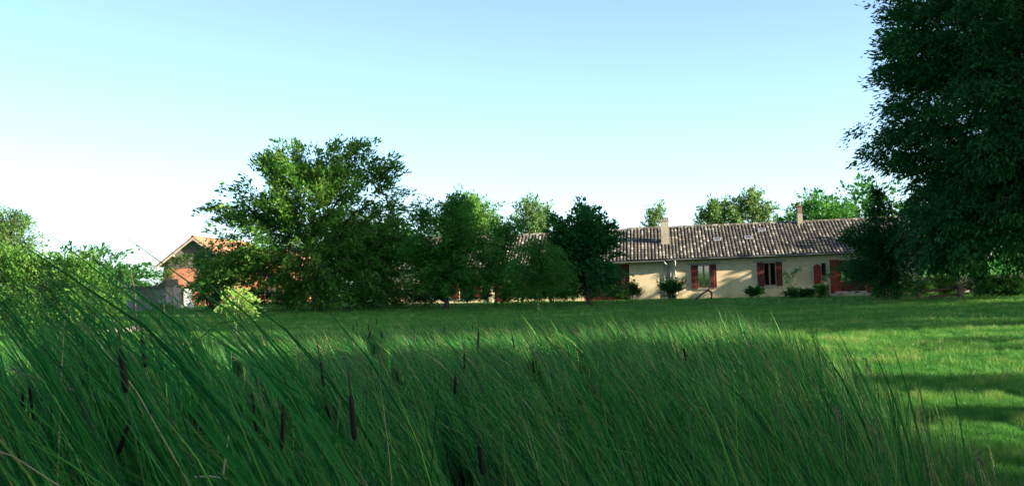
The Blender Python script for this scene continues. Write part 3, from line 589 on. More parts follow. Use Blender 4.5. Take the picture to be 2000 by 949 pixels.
# second brick outbuilding seen through the walnut
oy = 78.0; ol = at(478, 600, oy); OG = float(gz(ol.x, oy))-.1; ow = (at(598, 560, oy)-ol).x
ob = thing('brick_outbuilding', 'low brick outbuilding with orange tiled roof glimpsed through the walnut', 'outbuilding', (ol.x, oy, OG), R(4))
oe = at(540, 524, oy).z-OG; orr = oe+1.3
m = wall_holes(0, ow, 0, oe, [(ow*.35, ow*.55, -1, 1.9)], .3); m.box(0, .3, .302, 6, 0, oe); m.box(ow-.3, ow, .302, 6, 0, oe); m.box(.3, ow-.3, 5.7, 6, 0, oe)
m.add([(0, 0, oe), (0, 6, oe), (0, 3, orr-.05)], [(0, 1, 2)]); m.add([(ow, 0, oe), (ow, 6, oe), (ow, 3, orr-.05)], [(0, 2, 1)]); m.build('brick_wall', M['brick'], ob)
roof(ob, -.2, ow+.2, -.3, oe, 3, orr, 6.3, 'tileorange', 15, rows=9)
m = MB(); m.box(ow*.35+.02, ow*.55-.02, .1, .15, 0, 1.88); m.build('door', M['timber'], ob)
# shed
sy = 64.0; sl_ = at(246, 600, sy); SG = float(gz(sl_.x, sy))-.1; sw = (at(324, 590, sy)-sl_).x; sh = at(285, 560, sy).z-SG
shed = thing('shed', 'low grey boarded shed with flat dark roof left of the brick barn', 'shed', (sl_.x, sy, SG), R(0))
m = MB(); m.box(0, sw, 0, .12, 0, sh-.05); m.box(0, .12, .122, 3, 0, sh-.05); m.box(sw-.12, sw, .122, 3, 0, sh-.05); m.box(.12, sw-.12, 2.88, 3, 0, sh-.05); m.build('wall', M['block'], shed)
m = MB(); m.box(-.15, sw+.1, -.25, 3.2, sh-.05, sh+.05); m.build('roof', M['timber'], shed)
m = MB(); m.prism([(sw-.55, sh+.052), (sw, sh+.052), (sw, sh+.42)], .1, 2.5); m.build('lean_to_ridge', M['timber'], shed)
# dead stems and white objects by the shed
def stick(name, label, cat, pts, rads, mat='deadwood', extra=()):
    b = Vector(pts[0]); root = thing(name, label, cat, b); mb = MB(); mb.tube([Vector(p)-b for p in pts], rads, 6); 
    for e, r in extra: mb.tube([Vector(p)-b for p in e], r, 5)
    mb.build('stem', M[mat], root, True); return root
def gfix(p): return Vector((p.x, p.y, float(gz(p.x, p.y))-.05))
q = at(266, 600, 40); stick('dead_sapling', 'tall bare leafless stem standing between the small tree and the shed', 'dead sapling', [gfix(q), at(263, 570, 40), at(258, 545, 40), at(254, 517, 40)], [.03, .028, .022, .012])
q = at(322, 615, 45); stick('dead_sapling', 'crooked bare sapling standing in front of the grey shed', 'dead sapling', [gfix(q), at(320, 600, 45), at(318, 583, 45)], [.035, .03, .028],
      extra=[([at(318, 583, 45), at(326, 576, 45), at(333, 566, 45), at(345, 558, 45)], [.026, .02, .016, .01]), ([at(318, 583, 45), at(313, 580, 45)], [.02, .008])])
def lump(name, label, cat, c, r, mat, seed):
    import bmesh
    bm = bmesh.new(); bmesh.ops.create_icosphere(bm, subdivisions=3, radius=1)
    for v in bm.verts:
        k = 1+.22*noise.noise(v.co*1.6+Vector((seed, 0, 0))); v.co = Vector((v.co.x*r[0]*k, v.co.y*r[1]*k, max(v.co.z, -.55)*r[2]*k))
    me = bpy.data.meshes.new(name); bm.to_mesh(me); bm.free(); me.materials.append(M[mat]); me.polygons.foreach_set('use_smooth', [True]*len(me.polygons))
    o = link_mesh(name, me, None, c+Vector((0, 0, r[2]*.5))); return tag(o, label, cat)
lump('white_lump', 'white rounded lump on the grass, right one of two beside the barn door', 'lump', gfix(at(373, 603, 68)), (.22, .2, .28), 'white', 3)
lump('white_lump', 'smaller whitish lump on the grass, left one of two beside the barn door', 'lump', gfix(at(352, 603, 69)), (.2, .2, .2), 'white', 9)
rr = random.Random(5)
for i, (px, Yg, lb) in enumerate(((200, 40, 'leftmost pale stone of the row behind the left reeds'), (222, 40.5, 'second pale stone of the row behind the left reeds'), (243, 40, 'third pale stone of the row behind the left reeds'), (262, 41, 'rightmost pale stone of the row behind the left reeds'))):
    q = at(px, 630, Yg); lump('pale_stone', lb, 'stone', gfix(q), (.24, .22, .16), 'stone', i*2.3)['group'] = 'pale stones behind the left reeds'

# ------------------------------------------------------------------ shrubs by the house
GS = 'shrubs along the farmhouse wall'
def shrub(px, py, rx, ry, Y, label, mat='deep', n=40, name='shrub', size=.11, seed=1, upright=0, per=36, **k):
    return tree(name, label, 'shrub', foot(px, Y), [E(px, py, rx, ry, Y, rx*Y/F*.8)], mat, clumps=int(n*1.5), per=per+16, size=size, asp=.32 if upright else .5, rt=.03, spread=max(rx*Y/F*.32, .14), seed=seed, stems=4, droop=-.4 if upright else .2, group=GS, **k)
shrub(1313, 563, 22, 16, 60, 'dense dark green upright shrub below the two drainpipes', 'deep', 70, seed=81, upright=1)
shrub(1238, 567, 12, 13, 60.5, 'dark narrow shrub at the right edge of the red garage door', 'deep', 36, seed=82, upright=1)
shrub(1205, 572, 20, 10, 60, 'low bright green shrub in front of the red garage door', 'bright', 40, seed=83)
shrub(1192, 555, 9, 18, 60.5, 'narrow upright green shrub in front of the red garage door', 'mid', 32, seed=84, upright=1)
shrub(1155, 562, 22, 20, 58, 'yellow-green shrub at the foot of the dark pointed tree', 'bright', 60, seed=85)
shrub(1115, 565, 20, 18, 59, 'mid green shrub left of the foot of the dark pointed tree', 'mid', 50, seed=86)
shrub(1080, 560, 24, 24, 59, 'dark shrub behind the pale trunk of the drooping sapling', 'deep', 60, seed=87)
shrub(830, 568, 36, 22, 57, 'dark shrub between the walnut and the leafy tree, left of two', 'deep', 60, seed=121)
shrub(862, 574, 22, 14, 56, 'low green shrub at the foot of the leafy tree', 'mid', 40, seed=122)
shrub(948, 574, 10, 10, 57.5, 'small dark shrub left of the left wing corner post', 'deep', 26, seed=123)
shrub(1050, 570, 24, 15, 57, 'low mid green shrub just behind the drooping sapling', 'mid', 40, seed=124)
shrub(1098, 568, 22, 17, 57, 'bright shrub between the drooping sapling and the dark pointed tree', 'bright', 40, seed=125)
shrub(1020, 565, 26, 20, 59, 'dark shrub left of the drooping sapling trunk', 'deep', 60, seed=88)
shrub(985, 572, 20, 15, 57, 'low light green shrub right of the left wing corner post', 'bright', 34, seed=89)
shrub(1475, 569, 14, 9, 60, 'small round shrub under the left shutter of the dark open window', 'deep', 40, seed=90)
shrub(1545, 570, 10, 8, 59.5, 'low shrub under the thin rose bush', 'deep', 26, seed=91)
shrub(1572, 572, 18, 7, 59.5, 'low leafy border shrub left of the arched shutter', 'deep', 36, seed=92)
shrub(1606, 566, 12, 12, 59, 'bright leafy shrub under the small arched window', 'bright', 36, seed=93)
shrub(915, 580, 14, 8, 60, 'low bright shrub under the window of the left wing', 'bright', 24, seed=94)
shrub(1717, 566, 10, 11, 52, 'bright yellow-green clump at the foot of the spindly tree', 'bright', 34, seed=95)
shrub(1790, 560, 30, 16, 56, 'sunlit loose shrub between the spindly tree and the fence post', 'bright', 60, seed=96, gaps=.1)
shrub(1845, 553, 28, 18, 57, 'sunlit yellowish shrub behind the low fence', 'bright', 60, seed=97, gaps=.1)
shrub(1925, 556, 34, 22, 52, 'dark rounded shrub right of the fence post under the large tree', 'deep', 70, seed=98)
shrub(1980, 560, 34, 22, 52, 'dark shrub at the right edge under the large tree', 'deep', 70, seed=99)
tree('rose_bush', 'thin upright rose bush with sparse leaves before the wall right of the open window', 'shrub', foot(1541, 60.5), [E(1540, 535, 14, 10, 60.5, .4), E(1555, 528, 12, 6, 60.5, .3), E(1540, 552, 8, 10, 60.5, .25)], 'deep', clumps=28, per=16, size=.10, rt=.02, spread=.2, seed=101, stems=3)
# forked branch standing on the lawn
q0 = gfix(at(1354, 583, 58)); q0b = gfix(at(1389, 585, 58))
stick('forked_branch', 'dark forked bare branch standing on the lawn in front of the reflecting window', 'branch', [q0, at(1372, 573, 58), at(1383, 567, 58), at(1387, 560, 58)], [.045, .05, .05, .02],
      extra=[([at(1383, 567, 58), at(1389, 570, 58), at(1390, 576, 58), q0b], [.045, .06, .05, .04])])
# fence right
fp = foot(1877, 51); fence = thing('rail_fence', 'short low rustic wooden fence with a thick post under the large tree', 'fence', fp)
m = MB(); m.box(-.13, .13, -.12, .12, -.1, .62); m.build('post', M['timber'], fence)
for h0, h1 in ((.42, .50), (.12, .16)): 
    m = MB(); m.tube([(-1.9, .1, h0-.05), (-1, .1, h0+.02), (-.13, .1, h1)], [.05, .055, .05], 6); m.build('rail', M['timber'], fence)
m = MB(); m.box(-2.0, -1.85, 0, .15, -.1, .5); m.build('post', M['timber'], fence)
# low stone wall beyond
sp = foot(1760, 63); wl = thing('stone_wall', 'low pale stone wall beyond the shrubs at the right end of the farmhouse', 'wall', sp, R(-3))
m = MB(); rr = random.Random(3); z = 0
for r_ in range(4):
    x = -.5
    while x < 7.5: l = rr.uniform(.3, .6); m.box(x, x+l-.02, rr.uniform(-.03, .03), .35, r_*.24-.05, r_*.24+.17+rr.uniform(0, .02)); x += l
m.build('stonework', M['stone'], wl)

# ------------------------------------------------------------------ unseen trees on the sun side, crowns shaped to cast the garden shade
sh_ = Vector((math.sin(R(SUN_AZ)), -math.cos(R(SUN_AZ)), 0)); ph_ = Vector((math.cos(R(SUN_AZ)), math.sin(R(SUN_AZ)), 0))
def caster(u, T, zc, r, rz, seed, dens=1.0, n=None):
    b = sh_*T+ph_*u; b.z = float(gz(b.x, b.y))
    tree('shade_tree', 'unseen broadleaf tree with its crown shaped to shade the lawn', 'tree', b, [(Vector((b.x, b.y, zc)), r, r, rz)], 'mid', clumps=int((n or 26*r*rz/2*(1.7 if r < 3.7 else 1))*dens)+(12 if dens > .3 else 5), per=34, size=.30 if r < 3.7 else .42, asp=.6, rt=.22 if r > 2 else .12, spread=.6 if r < 3.7 else .95, seed=seed, limb=True, group='unseen trees shaped for shade', trunk_top=.75, gaps=.05)
for i, (u, T, zc, r, rz, dn) in enumerate((
    (21.6, 25, 7.05, .8, .12, .2), (24.2, 25, 7.1, .9, .12, .2), (23.4, 25, 11.3, 3.4, 1.9, 1.9), (18.9, 25, 11.7, 1.2, 2.2, 2.4), (21.0, 25, 12.3, 1.8, 1.4, 1.8), (26.4, 25, 12.2, 1.8, 1.4, 1.8), (29.6, 25, 10.2, 2.3, 3.9, 1.5), (35, 25, 10.0, 3.6, 7.5, 1), (41.5, 24, 11, 4.0, 9, 1), (36, 32, 12, 4.5, 9, 1), (47, 13, 10.0, 5, 7.0, 1),  # thin small crowns are leaf layers added to break up the lit strip
    (7.6, 25, 8.6, 2.4, 5.6, 1.4), (4, 24, 9.5, 4.2, 8.5, 1), (-3, 25, 9.5, 4.5, 8.5, 1), (-11, 24, 9, 4.5, 8, 1), (12.6, 25.5, 9.5, 1.7, 1.4, 2.6), (12.6, 25.5, 5.2, 1.8, 1.3, 1.5), (12.55, 25, 7.3, .3, .5, .8), (10.2, 25, 10.6, 1.8, 2.2, 1.8), (15.2, 25, 5.2, 1.6, 3.2, 1.4), (18.0, 24.5, 3.9, 1.3, 2.5, 1.0),
    (64.5, 12, 4.5, 4, 3.5, .42), (60.5, 8, 4.0, 4, 3.5, .5), (69, 14, 4.6, 4, 3.7, .42), (53, 12, 12, 5, 10, 1), (-20, 26, 9, 5, 8, 1), (-30, 25, 9, 5, 8, 1))):
    caster(u, T, zc, r, rz, 200+i, dn)
# bank of trees behind the viewer (seen only in the window glass and from other positions)
for i, (x, y, h) in enumerate(((-40, -35, 11), (-22, -42, 12), (-5, -45, 12), (10, -42, 13))):
    b = Vector((x, y, float(gz(x, y)))); tree('shade_tree', 'tall broadleaf tree outside the photo behind the viewer', 'tree', b, [(Vector((x, y, h*.55)), 6, 5, h*.45)], 'mid', clumps=110, per=30, size=.5, asp=.6, rt=.25, spread=1.1, seed=240+i, group='trees behind the viewer')

# ------------------------------------------------------------------ cattails with brown heads
HEADS = [  # px, top y, bottom y, width factor, lean px (top minus bottom x), label
 (241, 680, 768, 1.35, -10, 'fattest dark cattail head, among the tall reeds at left'),
 (281, 656, 718, 1.1, -8, 'dark cattail head just right of the fattest one at left'),
 (241, 826, 888, 1.2, 22, 'cattail leaning to the right, below the fattest cattail head at left'),
 (60, 755, 797, 1.2, -6, 'right one of the two short cattail heads near the left edge'),
 (44, 767, 803, 1.2, 2, 'left one of the two short cattail heads near the left edge'),
 (51, 703, 722, .8, 0, 'thin small cattail head above the pair at the left edge'),
 (64, 806, 826, .8, -4, 'small cattail head low below the pair at the left edge'),
 (135, 752, 768, .8, -2, 'thin faint cattail head alone between the left edge pair and the fattest head'),
 (434, 736, 753, 1, -1, 'small cattail head standing alone upper left of the two long heads'),
 (376, 770, 790, .8, -1, 'faint thin cattail head above a pair left of the two long heads'),
 (379, 808, 832, .8, -4, 'left one of a low pair of faint cattail heads'),
 (392, 808, 835, 1.2, -6, 'right and thicker one of a low pair of cattail heads'),
 (494, 766, 802, 1.3, -5, 'upper club of the cattail pair left of the long straight head'),
 (498, 800, 843, 1.0, -7, 'lower thin cattail head touching a thicker one above it'),
 (552, 768, 800, 1.2, 0, 'short cattail head directly above a long straight one'),
 (552, 802, 878, .9, 2, 'long straight vertical cattail head in the left middle'),
 (629, 706, 755, 1.0, -7, 'slender leaning cattail head above the long smooth one'),
 (642, 792, 826, 1.2, -12, 'short tilted cattail head just left of the longest head'),
 (689, 771, 860, 1.1, -8, 'longest smooth cattail head, near the middle left of the reeds'),
 (465, 712, 724, .8, -3, 'tiny cattail head in the reeds below the lime sapling'),
 (889, 734, 770, 1.5, 1, 'thick short cattail head in the middle of the reeds'),
 (907, 690, 721, 1.1, 0, 'upright cattail head just above and right of the thick short one'),
 (934, 648, 681, 1.0, 1, 'upright cattail head crossing the sunlit band of reeds at centre'),
 (1002, 652, 680, .9, -5, 'slim cattail head right of centre in the sunlit band of reeds'),
 (1042, 704, 728, 1.0, -3, 'small cattail head below the sunlit band right of centre'),
 (775, 725, 742, .9, -5, 'small tilted cattail head left of the thick short one'),
 (939, 867, 928, 1.2, -8, 'long cattail head with a tall spike low in the centre'),
 (904, 919, 960, 1.2, -8, 'cattail head cut by the bottom edge of the picture'),
 (731, 673, 688, .9, -1, 'small cattail head under the sunlit band, right of the tiny cluster'),
 (722, 645, 661, 1.3, 4, 'lowest and thickest head of the tiny far cattail cluster'),
 (720, 634, 645, .9, 0, 'topmost middle head of the tiny far cattail cluster'),
 (697, 626, 637, .8, 0, 'second head from the left of the tiny far cattail cluster'),
 (690, 635, 646, .8, 0, 'leftmost head of the tiny far cattail cluster'),
 (735, 623, 634, .8, 0, 'highest right head of the tiny far cattail cluster'),
 (745, 648, 660, .8, 0, 'rightmost head of the tiny far cattail cluster'),
 (869, 640, 647, .9, 0, 'tiny far cattail head left of the upright head at centre'),
 (923, 634, 643, .8, 0, 'tiny far cattail head just above the upright head at centre'),
 (1338, 679, 705, 1.5, -4, 'thick dark cattail head alone on the right side of the reeds'),
 (1142, 715, 729, 1.0, -5, 'small tilted cattail head between the centre and the lone right one')]
heads_px = []
for (px, yt, yb, wf, lean, lab) in HEADS:
    D = min(max(.165*F/(yb-yt), 3.5), 21.5)
    top = at(px+lean/2, yt, D); bot = at(px-lean/2, yb, D); L = (top-bot).length; ax = (top-bot).normalized()
    rad = min(max(.0098*wf*(L/.165)**.3, .0075), .0150)
    if D > 14: rad *= 1.3
    base = Vector((bot.x-ax.x*1.2*(bot.z+.7)+.05, bot.y+.02, -.75))
    root = thing('cattail', lab, 'cattail', base, 0, 'brown-headed cattails in the reed bed')
    mb = MB(); m1 = base.lerp(bot, .55)+Vector((.04*(1 if lean < 5 else -1), 0, 0)); mb.tube([Vector(), m1-base, bot-base, bot-base+ax*.01], [.006, .005, .0035, .003], 6); mb.build('stem', M['stalk'], root, True)
    mb = MB(); pr = [0, .6, .92, 1, 1, .97, .85, .5, .15]; ts = [0, .03, .1, .25, .5, .75, .92, .98, 1]
    mb.tube([bot-base+ax*L*t for t in ts], [max(rad*q, .001) for q in pr], 10); mb.build('seed_head', M['head'], root, True)
    sl2 = L*random.uniform(.5, 1.1)
    mb = MB(); mb.tube([top-base, top-base+ax*sl2*.5, top-base+ax*sl2+Vector((-.01, 0, 0))], [.003, .0042, .001], 5); mb.build('spike', M['spike'], root, True)
    heads_px.append((px+lean/2, yt, px-lean/2, yb, D))

# ------------------------------------------------------------------ reed bed
rng = np.random.default_rng(99)
def tip_h(px, Yv):
    h = np.interp(px, [-100, 150, 300, 450, 700, 1000, 1450, 1650, 1900, 2100], [1.78, 1.74, 1.55, 1.28, 1.0, .92, .9, .75, .45, .35])
    far = np.interp(Yv, [6, 11, 16, 22, 27], [0, 1, 1, 1, 1]); hf = np.interp(Yv, [8, 16, 19, 27], [.9, .82, .70, .70])
    hf = np.where(px > 1450, np.minimum(hf, h+.05), hf)
    return np.where(px < 700, h*(1-far)+hf*far, np.minimum(h, hf) if False else h*(1-far)+hf*far)
def sample_bed(dens, y0, y1):
    a = (y1-y0)*(.52*y1+2+bed_right(y1)); n = int(a*dens); y = rng.uniform(y0, y1, n); x = rng.uniform(-.52*y1-1.2, bed_right(y1)+.1, n)
    edge = bed_right(y)+.12*np.sin(y*2.1)+.18*rng.normal(size=n)
    k = (x < edge) & (x > -.52*y-1.2); return x[k], y[k]
X, Yb = [], []
for d, y0, y1 in ((56, 3.3, 6), (46, 6, 11), (40, 11, 17), (15, 17, 26)):
    a, b = sample_bed(d, y0, y1); X.append(a); Yb.append(b)
X = np.concatenate(X); Yb = np.concatenate(Yb)
# patchiness
nzv = np.array([noise.noise(Vector((a*.9, b*.9, 3.3))) for a, b in zip(X, Yb)])
K = 6
X = np.repeat(X, K); Yb = np.repeat(Yb, K); nzv = np.repeat(nzv, K); N = len(X)
X = X+rng.normal(0, .05, N); Yb = Yb+rng.normal(0, .05, N)
lean = None
px = 1000+F*X/Yb
LN = lambda p: np.interp(p, [0, 400, 900, 1500, 1900], [35, 34, 31, 26, 17])
px = 1000+F*(X-1.6*np.tan(np.radians(LN(px)))*.62)/Yb
T = tip_h(px, Yb)*rng.uniform(.72, 1.1, N)+nzv*.16
tall = rng.random(N) < .03; T = T+tall*rng.uniform(.10, .40, N)*np.where(Yb > 15, .6, 1)*np.where((px < 500) & (Yb < 6), .4, 1)
zb = -.72; H = np.maximum(T-zb, .5)
lean = LN(px)*(1+rng.normal(0, 1, N)*np.interp(px, [300, 1000], [.2, .34]))+rng.normal(0, 5, N); lean = np.radians(lean)
laz = rng.normal(0, .65, N)
SEG = 6
def blades(X, Yb, zb, H, lean, laz, wid, SEG, curve=1.5, c0=.35, flat=0, pw=1.2):
    N = len(X); s = np.linspace(0, 1, SEG+1); th = lean[:, None]*(c0+curve*s[None]**pw)
    th = np.clip(th, -1.5, 1.5); k = (H/np.maximum(np.cos((th[:, 1:]+th[:, :-1])/2).sum(1), SEG*.3))[:, None]
    if N > 50000:   # some leaves are bent over
        kn = (rng.random(N) < .08) & (Yb > 3); th = th+kn[:, None]*(s[None] > rng.uniform(.4, .85, N)[:, None])*rng.uniform(.5, 1.5, N)[:, None]
    dz = np.cos((th[:, 1:]+th[:, :-1])/2); dx = np.sin((th[:, 1:]+th[:, :-1])/2)
    cz = np.concatenate([np.zeros((N, 1)), np.cumsum(dz, 1)], 1); cx = np.concatenate([np.zeros((N, 1)), np.cumsum(dx, 1)], 1)
    cz = cz*k; cx = cx*k
    lx = -np.cos(laz)[:, None]; ly = np.sin(laz)[:, None]
    P = np.stack([X[:, None]+cx*lx, Yb[:, None]+cx*ly, zb+cz], -1)
    wa = rng.uniform(0, math.pi, N)[:, None]+s[None]*rng.normal(0, .8, N)[:, None]
    if flat: wa = rng.normal(0, .45, N)[:, None]+0*s[None]
    W = np.stack([np.cos(wa)*np.cos(th)*lx-np.sin(wa)*ly, np.cos(wa)*np.cos(th)*ly+np.sin(wa)*lx, -np.cos(wa)*np.sin(th)], -1)
    ws = wid[:, None]*np.interp(s, [0, .3, .8, 1], [.8, 1, 1.0 if flat else .75, .22 if flat else .04])[None]*.5
    A = P-W*ws[..., None]; B = P+W*ws[..., None]
    return P, np.stack([A, B], 2), s
wid = np.where(Yb < 5, rng.uniform(.004, .0095, N), 0)
wid = np.where((Yb >= 5) & (Yb < 8), rng.uniform(.005, .0125, N), wid); wid = np.where(Yb < 8, wid, rng.uniform(.008, .017, N)); wid *= np.interp(px, [0, 500, 1500, 1900], [1.15, 1, .9, .7])
P, VV, s = blades(X, Yb, zb, H, lean, laz, wid, SEG, 1.12, .18, 0, 1.6)
# long single leaves standing clear of the mass (tip positions, distance, lean)
LT = [(0, 446, 3.4, 56), (28, 468, 3.4, 54), (95, 450, 3.8, 54), (98, 458, 4.4, 50), (120, 520, 3.4, 46), (160, 488, 4.2, 50), (185, 505, 3.9, 48), (250, 466, 4.4, 52), (60, 500, 3.5, 48), (70, 540, 3.1, 50), (140, 545, 3.6, 45),
      (300, 520, 4.4, 50), (292, 545, 4.1, 50), (330, 488, 4.8, 48), (350, 560, 4.5, 46), (403, 525, 5, 50), (430, 560, 5, 42), (230, 560, 4.0, 46), (200, 575, 3.8, 44), (590, 545, 5.5, 40), (610, 570, 5.2, 38), (520, 600, 5, 40),
      (1030, 608, 5.5, 34), (1078, 596, 6.5, 32), (1590, 655, 7, 30), (1632, 640, 6.2, 26), (1640, 668, 6.5, 24), (1700, 668, 6, 20), (1735, 645, 5.8, 15), (1768, 655, 6, 12), (1668, 700, 6.2, 24), (1850, 690, 5.8, 8), (1560, 672, 6.8, 30), (1480, 640, 8, 26), (1510, 660, 8, 28), (1420, 600, 9, 30), (1400, 575, 10, 30)]
for _ in range(150):
    a = rng.uniform(-80, 470); LT.append((a, float(np.interp(a, [0, 200, 470], [515, 550, 605]))+rng.uniform(-40, 90), rng.uniform(3.4, 5.6), rng.normal(37, 8)))
tp = [at(a, b, d) for a, b, d, l in LT]; ne = len(LT)
Pe, Ve, _s = blades(np.zeros(ne), np.array([t.y for t in tp]), -.72, np.array([t.z+.72 for t in tp]), np.radians([l for *_, l in LT]), np.zeros(ne), np.array([.0080 if i > 36 else .0110 for i in range(ne)])*rng.uniform(.7, 1.1, ne), SEG, 1.0, .14, 1, 1.7)
Ve = Ve+np.stack([np.array([t.x for t in tp])-Pe[:, -1, 0], np.zeros(ne), np.zeros(ne)], -1)[:, None, None, :]
dxe = np.stack([np.array([t.x for t in tp])-Pe[:, -1, 0], np.zeros(ne), np.zeros(ne)], -1); P = np.concatenate([P, Pe+dxe[:, None, :]]); VV = np.concatenate([VV, Ve]); Yb = np.concatenate([Yb, np.array([t.y for t in tp])]); N = len(VV); rn = rng.random(N); rn[-ne:] = rng.uniform(.1, .75, ne)
# leave out freak giants; clear a few blades from in front of the brown heads
PX, PY = project(P); keep = PY.min(1) > np.interp(PX[np.arange(N), PY.argmin(1)], [0, 110, 250, 420, 620, 1500, 1900], [440, 440, 455, 505, 560, 570, 620])
for (xt, yt, xb, yb_, D) in heads_px:
    cx = (xt+xb)/2; cy0, cy1 = yt-3, yb_+3
    for q in range(SEG):
        for f in (0, .17, .33, .5, .67, .83):
            xx = PX[:, q]*(1-f)+PX[:, q+1]*f; yy = PY[:, q]*(1-f)+PY[:, q+1]*f
            keep &= ~((np.abs(xx-cx) < (13 if D < 9 else 8)+abs(xt-xb)/2) & (yy > cy0) & (yy < cy1) & (Yb < D+.3) & (rng.random(N) < np.where(np.arange(N) < N-ne, .98, np.where(np.arange(N) < N-ne+37, 0, .75))))
VV = VV[keep]
N = len(VV); Vt = VV.reshape(N, -1, 3).reshape(-1, 3)
base_i = (np.arange(N)*(SEG+1)*2)[:, None]+np.arange(SEG)[None]*2
Fc = np.stack([base_i, base_i+1, base_i+3, base_i+2], -1).reshape(-1, 4)
rn = rn[keep]; rnv = np.repeat(rn, (SEG+1)*2); sv = np.tile(np.repeat(s, 2), N)
def reed_mat():
    m = leaf_mat('reed_leaf', [(0, (.005, .05, .014)), (.25, (.012, .115, .022)), (.5, (.026, .185, .032)), (.80, (.055, .26, .042)), (.90, (.14, .34, .05)), (.94, (.22, .28, .06)), (.965, (.20, .14, .07)), (1, (.42, .36, .22))], .36, .5, .12)
    t = m.node_tree; rmp = [n for n in t.nodes if n.type == 'VALTORGB'][0]
    a = t.nodes.new('ShaderNodeAttribute'); a.attribute_name = 'along'
    r = ramp(t, [(0, (.30, .33, .22)), (.04, (.05, .10, .04)), (.12, (.03, .1, .035)), (.93, (.03, .1, .035)), (1, (.30, .25, .10))])
    mrg = t.nodes.new('ShaderNodeMix'); mrg.data_type = 'RGBA'
    mk = ramp(t, [(0, (.8, .8, .8)), (.06, (0, 0, 0)), (.92, (0, 0, 0)), (1, (.7, .7, .7))])
    t.links.new(a.outputs['Fac'], r.inputs[0]); t.links.new(a.outputs['Fac'], mk.inputs[0]); t.links.new(mk.outputs[0], mrg.inputs[0])
    t.links.new(rmp.outputs[0], mrg.inputs[6]); t.links.new(r.outputs[0], mrg.inputs[7])
    for n in t.nodes:
        if n.type == 'BSDF_PRINCIPLED': t.links.new(mrg.outputs[2], n.inputs['Base Color'])
        if n.type == 'BSDF_TRANSLUCENT': t.links.new(mrg.outputs[2], n.inputs[0])
    return m
M['reed'] = reed_mat()
tag(link_mesh('reed_bed', mesh_np('reed_bed', Vt, Fc, M['reed'], attrs={'rnd': rnv, 'along': sv}, smooth=True)), 'dense windblown green reed leaves filling the foreground pond', 'reeds', kind='stuff')

# fine tall grass mixed in at the right edge of the bed
n = 14000; y = rng.uniform(4.5, 22, n)**1.0; x = bed_right(y)+rng.normal(-.35, .42, n)
px = 1000+F*x/y; k = px < 2050; x, y, px = x[k], y[k], px[k]; n = len(x)
gzv = gz(x, y); Hh = rng.uniform(.2, .62, n)*np.clip(1.0-(x-bed_right(y))*.75, .18, 1.2)+(-gzv)*.9
P, VV, s = blades(x, y, 0.0, Hh, np.radians(rng.normal(24, 12, n)), rng.normal(0, .8, n), rng.uniform(.002, .0045, n), 4, 1.6)
VV[..., 2] += gzv[:, None, None]
Vt = VV.reshape(-1, 3); bi = (np.arange(n)*10)[:, None]+np.arange(4)[None]*2; Fc = np.stack([bi, bi+1, bi+3, bi+2], -1).reshape(-1, 4)
M['finegrass'] = leaf_mat('fine_grass', [(0, (.035, .12, .025)), (.6, (.06, .16, .03)), (.85, (.12, .19, .05)), (1, (.28, .24, .14))], .35)
tag(link_mesh('tall_grass', mesh_np('tall_grass', Vt, Fc, M['finegrass'], attrs={'rnd': np.repeat(rng.random(n), 10)}, smooth=True)), 'fine tall meadow grass along the right edge of the reeds', 'tall grass', kind='stuff')
# seed heads of meadow grass
SH = [(1690, 700, 6.5), (1795, 800, 5.6), (1905, 870, 5.2), (1888, 920, 4.9), (1632, 790, 5.6)]
SL = ['dry grass stalk standing highest, near the upper reed edge', 'dry grass stalk in the middle of the right reed edge', 'upper dry grass stalk at the lower right of the reeds', 'lowest dry grass stalk at the lower right of the reeds', 'leftmost dry grass stalk, inside the right part of the reeds']
for i, (sx, sy_, D) in enumerate(SH):
    t_ = at(sx, sy_, D); b_ = Vector((t_.x+.12, t_.y, float(gz(t_.x+.12, t_.y))-.03))
    r0 = thing('grass_stalk', SL[i], 'grass stalk', b_, 0, 'dry meadow grass stalks')
    mb = MB(); mid = b_.lerp(t_, .6)+Vector((.03, 0, .02)); mb.tube([Vector(), mid-b_, t_-b_], [.0018, .0014, .0008], 4); mb.build('stem', M['straw'], r0)
    k_ = 50; pts = np.array([list((t_-b_)*1.0)]*k_); f = rng.random(k_); pts += np.stack([.03*f+rng.normal(0, .006, k_), rng.normal(0, .006, k_), -.11*f], -1)
    dd = rng.normal(size=(k_, 3))*.006+np.array([-.003, 0, .008]); ss = rng.normal(size=(k_, 3))*.0022
    Vq = np.stack([pts-dd, pts+ss, pts+dd, pts-ss], 1).reshape(-1, 3); link_mesh('seed_head', mesh_np('seed_head', Vq, np.arange(k_*4).reshape(-1, 4), M['grasshead'], face_attr={'rnd': rng.random(k_)}), r0)
# broken pale straw stems
for (p0, p1, D, lab) in (((436, 925), (447, 850), 4.0, 'upright pale broken straw stem low in the left reeds'), ((380, 931), (440, 934), 3.9, 'level pale broken straw stem low in the left reeds')):
    a_ = at(*p0, D); b_ = at(*p1, D); mb = MB(); mb.tube([Vector(), (b_-a_)*.5+Vector((0, 0, .006)), b_-a_], [.004, .0035, .002], 6); o = mb.build('straw_stem', M['straw'], None, False, a_); tag(o, lab, 'straw stem', 'broken straw stems')

